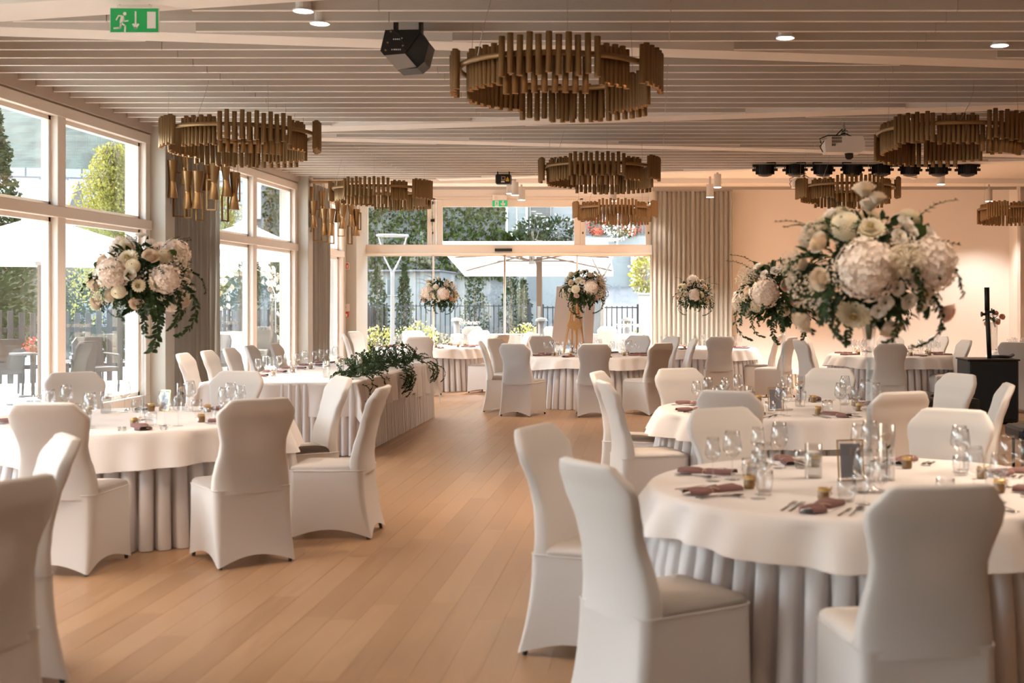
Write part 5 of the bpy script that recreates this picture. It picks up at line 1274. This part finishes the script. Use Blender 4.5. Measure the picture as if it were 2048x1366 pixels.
m = MB(); m.box(hx(1060), hx(1062), -.14, -.02, hy(470), hy(380)); m.box(hx(1101), hx(1103), -.14, -.02, hy(470), hy(380)); m.build('shutter_frame', O['shutter'], sh)
for k in range(34):
    z = hy(470)+.05+k*.047*1.05
    m = MB(); m.add([(hx(1062), -.12, z), (hx(1101), -.12, z), (hx(1101), -.06, z+.035), (hx(1062), -.06, z+.035), (hx(1062), -.12, z-.008), (hx(1101), -.12, z-.008)], [(0, 1, 2, 3), (4, 5, 1, 0)]); m.build('slat', O['shutter'], sh)
bush('lavender_shrub', 'dark shrub with white blooms before the house window', (hx(1075), HZ-1.2, hy(496)), .8, .55, O['conifer'], 500, .16, 11, O['whitef'], 60, .1)
bush('lavender_shrub', 'round dark shrub with white blooms right of the shutter', (hx(1122), HZ-1.2, hy(494)), .6, .55, O['conifer'], 400, .16, 12, O['whitef'], 60, .1)
# terrace wall with planters, right transom
t = thing('terrace_wall', 'white terrace wall with brown slatted fence, seen in the right transom light', 'wall', (0, 43, 0)); z = 43
m = MB(); m.box(hx(1160, z), hx(1345, z), 0, .4, 2.2, hy(470, z)); m.build('white_wall', O['whitewall'], t); m = MB(); m.box(hx(1160, z), hx(1345, z), -.05, .45, hy(470, z), hy(468, z)); m.build('coping', O['roofm'], t)
for k in range(26):
    xx = hx(1162, z)+k*.125
    m = MB(); m.bevbox(xx, xx+.105, .15, .18, hy(468, z), hy(440, z)+.05*(k % 3), .01); m.build('slat', O['timber'], t)
for px, lab in ((1196, 'left pot of red flowers on the terrace wall'), (1264, 'right pot of red flowers on the terrace wall')):
    q = bush('flower_pot', lab, (hx(px, z), z-.1, hy(470, z)), .34, .30, O['ivy'], 120, .1, px, O['redf'], 160, .09, 'flower pot'); m = MB(); m.lathe([(.12, -.02), (.17, .22), (.18, .24)], 12, cap0=True); m.build('pot', O['terracotta'], q)
bush('white_shrub', 'white flowering shrub hanging over the terrace wall', (hx(1238, z), z-.3, hy(480, z)), .55, .55, O['ivy'], 260, .12, 31, O['whitef'], 420, .1)
# lower right: wall, doorway, ramp, gate, pillar
t = thing('garage_building', 'grey rendered building with brown door beyond the iron gate', 'building', (0, 42, 0)); z = 42
m = MB(); m.box(hx(1085, z), 7, 0, .5, 0, hy(500, z)); m.build('wall', O['render2'], t)
m = MB(); m.box(hx(1262, z), hx(1269, z), -.25, 0, 0, hy(500, z)); m.build('pilaster', O['whitewall'], t)
m = MB(); m.bevbox(hx(1269, z), hx(1293, z), -.06, 0, hy(574, z), hy(508, z), .01); m.build('door', O['door'], t)
m = MB(); m.add([(hx(1205, 41.9), 41.9, hy(574, 41.9)), (hx(1345, 41.9), 41.9, hy(572, 41.9)), (hx(1345, 35), 35, .0), (hx(1205, 35), 35, .0)], [(0, 1, 2, 3)]); m.build('shaded_driveway', O['shade_grey'], None, kind='structure')
m = MB(); m.box(hx(1085, 34.2), 9, 34.3, 41.9, -.02, .012); m.build('shade_strip', O['shade_grey'], None, kind='structure')  # dark strip added for shade on the ground behind the gate
def railing(name, label, x0, x1, y0, y1, z, h, step=.13, m_='darkiron', cat='fence', rw=.015):
    t = thing(name, label, cat, (x0, y0, z)); L = math.hypot(x1-x0, y1-y0); T = Matrix.Rotation(math.atan2(y1-y0, x1-x0), 4, 'Z')
    for zz in (.12, h-.06): m = MB(); m.box(0, L, -.015, .015, zz, zz+.035, T); m.build('rail', O[m_], t)
    n = int(L/step)
    for k in range(n+1):
        m = MB(); m.box(k*step-rw, k*step+rw, -.01, .01, 0, h, T); m.build('bar', O[m_], t)
    for k in (0, L): m = MB(); m.box(k-.035, k+.035, -.035, .035, 0, h+.05, T); m.build('post', O[m_], t)
    return t
railing('iron_gate', 'dark iron gate left of the easel board', hx(1085, 34), hx(1125, 34), 34, 34, 0, hy(612, 34), .14, cat='gate')
railing('iron_gate', 'dark iron gate between the board and the white pillar', hx(1203, 34), hx(1276, 34), 34, 34, 0, hy(612, 34), .14, cat='gate')
railing('iron_fence', 'iron railing beyond the flower bushes behind the left doors', hx(735, 36), hx(1060, 36), 36, 36, 0, hy(609, 36), .14)
t = thing('garden_pillar', 'white garden pillar beside the iron gate', 'pillar', (hx(1290, 34), 34, 0)); m = MB(); m.bevbox(-.17, .6, -.2, .2, 0, hy(590, 34), .01); m.build('shaft', O['whitewall'], t); m = MB(); m.bevbox(-.2, .65, -.23, .23, hy(590, 34), hy(586, 34), .01); m.build('cap', O['whitewall'], t)
bush('yellow_shrub', 'tall yellow-green shrub above the white pillar', (hx(1292, 36), 36, hy(592, 36)), .45, .62, O['birch'], 700, .12, 41, O['yellowf'], 200, .1)
bush('flower_bush', 'low yellow flower bush before the white pillar', (hx(1272, 31), 31, 0), .35, .42, O['birch'], 300, .08, 42, O['yellowf'], 160, .07)
z = 39; t = thing('garden_wall', 'grey garden wall below the ivy, behind the railing', 'wall', (0, z, 0)); m = MB(); m.box(hx(700, z), hx(1090, z), 0, .4, 0, hy(603, z)); m.build('wall', O['render2'], t)
z = 40; t = thing('side_house', 'pale cottage wall with grey roof edge behind the left doors', 'house', (0, z, 0)); m = MB(); m.box(hx(745, z), hx(880, z), 0, 3, 0, hy(543, z)); m.build('wall', O['render'], t); m = MB(); m.box(hx(741, z), hx(884, z), -.3, 3, hy(543, z), hy(540, z)); m.build('roof_edge', O['roofm'], t)
w_ = obj('window', None, t); m = MB(); m.box(hx(775, z), hx(800, z), -.04, 0, hy(590, z), hy(560, z)); m.build('pane', O['win'], w_); m = MB(); m.box(hx(773, z), hx(802, z), -.06, -.02, hy(592, z), hy(590, z)); m.box(hx(773, z), hx(775, z), -.06, -.02, hy(592, z), hy(558, z)); m.box(hx(800, z), hx(802, z), -.06, -.02, hy(592, z), hy(558, z)); m.build('window_frame', O['whitewall'], w_)
conifer('dark conifer behind the first glass door leaf', (hx(755, 37), 37, 0), 2.6, .55, 1, 1500); conifer('narrow conifer right of the lamp post', (hx(809, 37.5), 37.5, 0), 2.7, .42, 2, 1500)
conifer('narrow dark conifer behind the third door leaf', (hx(1047, 37), 37, 0), 2.2, .42, 3, 1400); conifer('dark conifer behind the second door leaf', (hx(950, 38), 38, 0), 3.2, .6, 4, 1500); conifer('dark conifer at the left of the third door leaf', (hx(1022, 38.5), 38.5, 0), 3.3, .5, 5, 1500)
for i, (px, h, s_) in enumerate(((757, .75, .45), (800, .7, .4), (842, .85, .45), (872, .6, .4), (930, .5, .45), (1022, .6, .42), (1050, .8, .42), (982, .45, .4))):
    bush('flower_bush', ['yellow flower bush at the foot of the leftmost conifer', 'yellow flower bush beside the lamp post', 'tall yellow flower bush left of the back left bouquet', 'yellow flower bush under the back left bouquet', 'low flower bush in the second door leaf', 'yellow-green bush right of the centre door post', 'tall yellow-green bush behind the parasol post', 'small low bush left of the centre door post'][i], (hx(px, 33), 33+.3*(i % 2), 0), s_, h*.62, O['ivy'] if i % 2 else O['birch'], 420, .09, 60+i, O['yellowf'], 200, .075)
# lamp posts
def lamppost(label, px, pyt, z, w_):
    t = thing('lamp_post', label, 'lamp post', (hx(px, z), z, 0)); ht = hy(pyt, z); m = MB(); m.lathe([(.09, 0), (.085, .5), (.055, .6), (.05, ht-1.0), (.055, ht-.9)], 12, cap0=True, cap1=True); m.build('post', O['lamp'], t, True)
    for s in (-1, 1): m = MB(); m.cyl((0, 0, ht-.95), (s*w_*.55, 0, ht-.55), .03, .02, n=7); m.cyl((s*w_*.55, 0, ht-.55), (s*w_, 0, ht), .02, n=7); m.build('arm', O['lamp'], t)
    m = MB(); m.tube([(w_*1.05*math.cos(a), w_*.9*math.sin(a), ht+.02) for a in [2*PI*k/24 for k in range(25)]], .035, 6, False); m.build('lamp_ring', O['lamp'], t, True); return t
lamppost('street lamp with ring head in the left transom light', 785, 473, 31.5, .36); lamppost('street lamp with ring head in the right transom light', 1205, 481, 31.5, .40)
for px, z, lab in ((914, 30, 'low bollard lamp in the second door leaf'), (1083, 29, 'low bollard lamp left of the easel board'), (1255, 30, 'low bollard lamp by the iron gate')):
    t = thing('bollard_lamp', lab, 'bollard', (hx(px, z), z, 0)); m = MB(); m.lathe([(.075, 0), (.075, hy(642, z))], 14, cap0=True, cap1=True); m.build('post', O['lamp'], t, True); m = MB(); m.lathe([(.15, hy(642, z)), (.13, hy(640, z)+.03), (.02, hy(640, z)+.06)], 16, cap0=True, cap1=True); m.build('cap', O['whitewall'], t)
# covered outdoor tables and chairs right behind the glass
def out_table(label, px, py, z, w_, d_):
    t = thing('outdoor_table', label, 'table', (hx(px, z), z, 0)); h = hy(py, z); m = MB(); m.bevbox(-w_/2, w_/2, -d_/2, d_/2, h-.03, h, .006); m.build('tabletop', M['cloth'], t)
    P = []
    loop = [(-w_/2, -d_/2), (w_/2, -d_/2), (w_/2, d_/2), (-w_/2, d_/2), (-w_/2, -d_/2)]
    for (a, b_), (c, d) in zip(loop[:-1], loop[1:]):
        for k in range(24): f = k/24; P.append([(a+(c-a)*f+.02*math.sin(k*1.9)*(1 if i else 0)*1.0, b_+(d-b_)*f+.02*math.sin(k*1.9)*(1 if i else 0), h-.01-(h-.05)*i/3) for i in range(4)])
    m = MB(); m.grid(P, True); m.build('cloth_skirt', M['cloth'], t, True); return t
out_table('white clothed table outside the centre of the glass doors', 975, 668, 28.9, 1.6, .7); out_table('white clothed table outside, left of the easel board', 1035, 668, 29.2, 1.2, .7); out_table('white clothed table outside, right of the easel board', 1235, 668, 29.0, 1.3, .7)
put_chair((945-CX)*28.3/F, 28.3, -90, 'bright sunlit covered chair outside the second door leaf', 'covered chairs outside'); put_chair((1105-CX)*28.4/F, 28.4, -60, 'bright sunlit covered chair outside, left of the easel board', 'covered chairs outside'); put_chair((1215-CX)*28.4/F, 28.4, -100, 'bright sunlit covered chair outside, right of the easel board', 'covered chairs outside')
# ---- left garden
t = thing('picket_fence', 'weathered picket fence outside the left windows', 'fence', (0, 0, 0)); pts = [(-14.6, 21.6), (-9.9, 24.6), (-8.6, 33), (-8.2, 38)]; npk = 0
for (a, b_) in zip(pts[:-1], pts[1:]):
    L = math.hypot(b_[0]-a[0], b_[1]-a[1]); ang = math.atan2(b_[1]-a[1], b_[0]-a[0]); T0 = Matrix.Translation((a[0], a[1], 0)) @ Matrix.Rotation(ang, 4, 'Z')
    for zz in (.3, 1.0): m = MB(); m.box(0, L, .03, .07, zz, zz+.08, T0); m.build('rail', O['picket'], t)
    k = 0; s = 0
    while s < L:
        m = MB(); h = 1.38+.03*math.sin(s*7); m.bevbox(s, s+.10, -.02, .02, .04, h, .008, T0); m.build('picket', O['picket'], t); s += .19; npk += 1
def stonehouse(name, label, c, w_, d_, h, ang, mw, roof=True, wins=()):
    t = thing(name, label, 'house', c, ang); m = MB(); m.box(-w_/2, w_/2, 0, d_, 0, h); m.build('wall', O[mw], t)
    if roof: m = MB(); m.add([(-w_/2-.4, -.4, h-.1), (w_/2+.4, -.4, h-.1), (w_/2+.4, d_/2, h+d_*.35), (-w_/2-.4, d_/2, h+d_*.35), (-w_/2-.4, d_+.4, h-.1), (w_/2+.4, d_+.4, h-.1)], [(0, 1, 2, 3), (3, 2, 5, 4), (0, 3, 4), (1, 5, 2)]); m.build('roof', O['roofm'], t)
    for (x, z, ww, hh) in wins:
        w0 = obj('window', None, t); m = MB(); m.box(x-ww/2, x+ww/2, -.05, -.01, z, z+hh); m.build('pane', O['win'], w0)
        m = MB(); [m.box(*q) for q in ((x-ww/2-.06, x-ww/2, -.08, 0, z-.06, z+hh+.06), (x+ww/2, x+ww/2+.06, -.08, 0, z-.06, z+hh+.06), (x-.03, x+.03, -.07, 0, z, z+hh), (x-ww/2, x+ww/2, -.08, 0, z-.06, z), (x-ww/2, x+ww/2, -.08, 0, z+hh, z+hh+.06))]; m.build('window_frame', O['whitewall'], w0)
    return t
stonehouse('stone_house', 'grey stone wall building beyond the birch, first left window', (-19.2, 44, 0), 9, 6, 6.2, .25, 'stone', False, ((-1.2, 3.1, 1.0, 1.1), (.4, 3.1, 1.0, 1.1)))
stonehouse('timber_house', 'dark timber shed with pale gable at the left frame edge', (-20.6, 37, 0), 5.0, 4, 4.0, .25, 'timber', True, ())
stonehouse('balcony_house', 'white house with dark roof in the second left window', (-18.0, 57, 0), 6, 6, 5.4, .1, 'render2', True, ((0, 4.0, 1.2, .9), (1.9, 4.0, 1.2, .9)))
conifer('tall spruce at the left frame edge behind the first window', (-19.0, 36, 0), 7.2, 1.25, 9, 5200)
# weeping birch: strands of leaves hanging from arching boughs
def birch(label, c, h, R, seed, ns=150):
    r = random.Random(seed); t = thing('weeping_birch', label, 'tree', c); q = MB(); q.tube([(0, 0, 0), (.05, 0, h*.4), (-.05, 0, h*.75), (0, 0, h)], lambda f: .11*(1-f)+.015, 7); q.build('trunk', O['bark'], t, True); pts = []; q = MB()
    for i in range(ns):
        a = r.uniform(0, 6.28); rad = R*r.uniform(.15, 1); z0 = h*(.98-.30*(rad/R)**2*r.uniform(.6, 1.2)); L = h*r.uniform(.25, .62); x, y = rad*math.cos(a), rad*math.sin(a)
        if i % 3 == 0: q.tube([(0, 0, h*.5+.4*(z0-h*.5)), (x*.6, y*.6, z0), (x, y, z0-.2)], .012, 4)
        n = int(L/.05)
        for k in range(n): f = k/n; pts.append((x*(1+.12*f)+r.gauss(0, .05), y*(1+.12*f)+r.gauss(0, .05), z0-f*L))
    q.build('bough', O['bark'], t, True); cloud('leaves', pts, .085, O['birch'], t, seed, up=1.2, kind='stuff'); return t
birch('weeping birch with yellow-green leaves in the first left window', (-13.2, 30.5, 0), 5.6, .95, 1, 210)
birch('weeping birch seen in the second left window', (-13.9, 40.0, 0), 5.4, 1.0, 2, 130)
# rose arch
t = thing('rose_arch', 'garden arch covered in pale pink roses, second left window', 'arch', (-9.75, 30, 0)); R = .72; arcp = [(-R, 0, 0), (-R, 0, 1.2)]+[(-R*math.cos(a), 0, 1.55+.85*math.sin(a)) for a in [PI*k/12 for k in range(13)]]+[(R, 0, 1.2), (R, 0, 0)]
for dy in (-.25, .25): m = MB(); m.tube([(x, dy, z) for x, y, z in arcp], .015, 6); m.build('hoop', O['twig'], t, True)
r2 = np.random.default_rng(5); pts = []; fl = []
for x, y, z in arcp[1:-1]:
    pts.append(ball(160, (x, 0, z), .22, .3, .22, r2, .2)); fl += [tuple(v) for v in ball(9, (x, 0, z), .24, .3, .22, r2, .85)]
for k in range(9): pts.append(ball(60, (-R, 0, .3+k*.12), .15, .2, .1, r2, .2)); pts.append(ball(60, (R, 0, .3+k*.12), .15, .2, .1, r2, .2)); fl += [tuple(v) for v in ball(4, (-R, 0, .3+k*.12), .18, .2, .1, r2, .85)]+[tuple(v) for v in ball(4, (R, 0, .3+k*.12), .18, .2, .1, r2, .85)]
cloud('leaves', np.concatenate(pts), .08, O['ivy'], t, 3, kind='stuff')
for i, v in enumerate(fl): o = obj('rose', FM['lisianthus'] if i % 3 else FM['rose'], t, v); o.scale = (.09,)*3; o.rotation_euler = (1.3, 0, i)
out_table('white clothed table in the garden, second left window', 440, 664, 27.0, .9, .8)
# dark rattan garden chairs before the fence
def rattan(label, x, y, rz):
    t = thing('garden_chair', label, 'chair', (x, y, 0), rz, 'dark garden armchairs'); m = MB(); m.bevbox(-.28, .28, -.28, .28, .36, .44, .02); m.build('seat', O['rattan'], t)
    m = MB(); m.rings([[(-.28, -.26, .44), (.28, -.26, .44), (.28, -.22, .44), (-.28, -.22, .44)], [(-.27, -.33, .85), (.27, -.33, .85), (.27, -.29, .85), (-.27, -.29, .85)], [(-.18, -.35, .95), (.18, -.35, .95), (.18, -.31, .95), (-.18, -.31, .95)]], True, True); m.build('backrest', O['rattan'], t)
    for sx in (-1, 1):
        m = MB(); m.tube([(sx*.30, -.27, .66), (sx*.30, .2, .64), (sx*.30, .27, .55)], .022, 6); m.build('armrest', O['rattan'], t)
        for sy in (-1, 1): m = MB(); m.cyl((sx*.26, sy*.25, 0), (sx*.28, sy*.26, .64), .018, n=6); m.build('leg', O['rattan'], t)
for i, (x, y, rz) in enumerate(((-10.9, 20.9, .6), (-9.7, 21.7, -2.2), (-9.2, 19.6, 1.4), (-12.2, 22.0, -2.6), (-8.6, 27.5, .3), (-8.3, 23.2, 2.5))):
    rattan(['dark garden chair left of the red flower bowl', 'dark garden chair at the fence corner', 'dark garden chair close outside the first window', 'dark garden chair at the far left by the fence', 'dark garden chair outside the second left window', 'dark garden chair between the two left windows'][i], x, y, rz)
t = thing('garden_table', 'round garden table carrying the red flower bowl', 'table', (-10.25, 20.6, 0)); m = MB(); m.lathe([(.36, .70), (.36, .73)], 20, cap0=True, cap1=True); m.cyl((0, 0, 0), (0, 0, .7), .03, n=8); m.lathe([(.22, 0), (.2, .03)], 16, cap0=True, cap1=True); m.build('tabletop', O['rattan'], t)
q = bush('flower_bowl', 'bowl of red flowers on the garden table, first left window', (-10.25, 20.6, .74), .15, .11, O['ivy'], 60, .06, 71, O['redf'], 90, .05, 'flower bowl'); m = MB(); m.lathe([(.08, 0), (.14, .08)], 12, cap0=True); m.build('bowl', O['terracotta'], q)
bush('hedge_bush', 'big dark bush outside at the far left', (-15.5, 27, 0), 2.2, 1.5, O['conifer'], 5000, .16, 81); bush('hedge_bush', 'dark bush behind the first parasol', (-14.6, 33.5, 0), 1.7, 1.3, O['conifer'], 3500, .15, 82); bush('hedge_bush', 'dark bush behind the rose arch', (-11.0, 36, 0), 1.8, 1.35, O['conifer'], 3500, .15, 83)

# name repeated labels' holders and finish
bpy.context.view_layer.update()
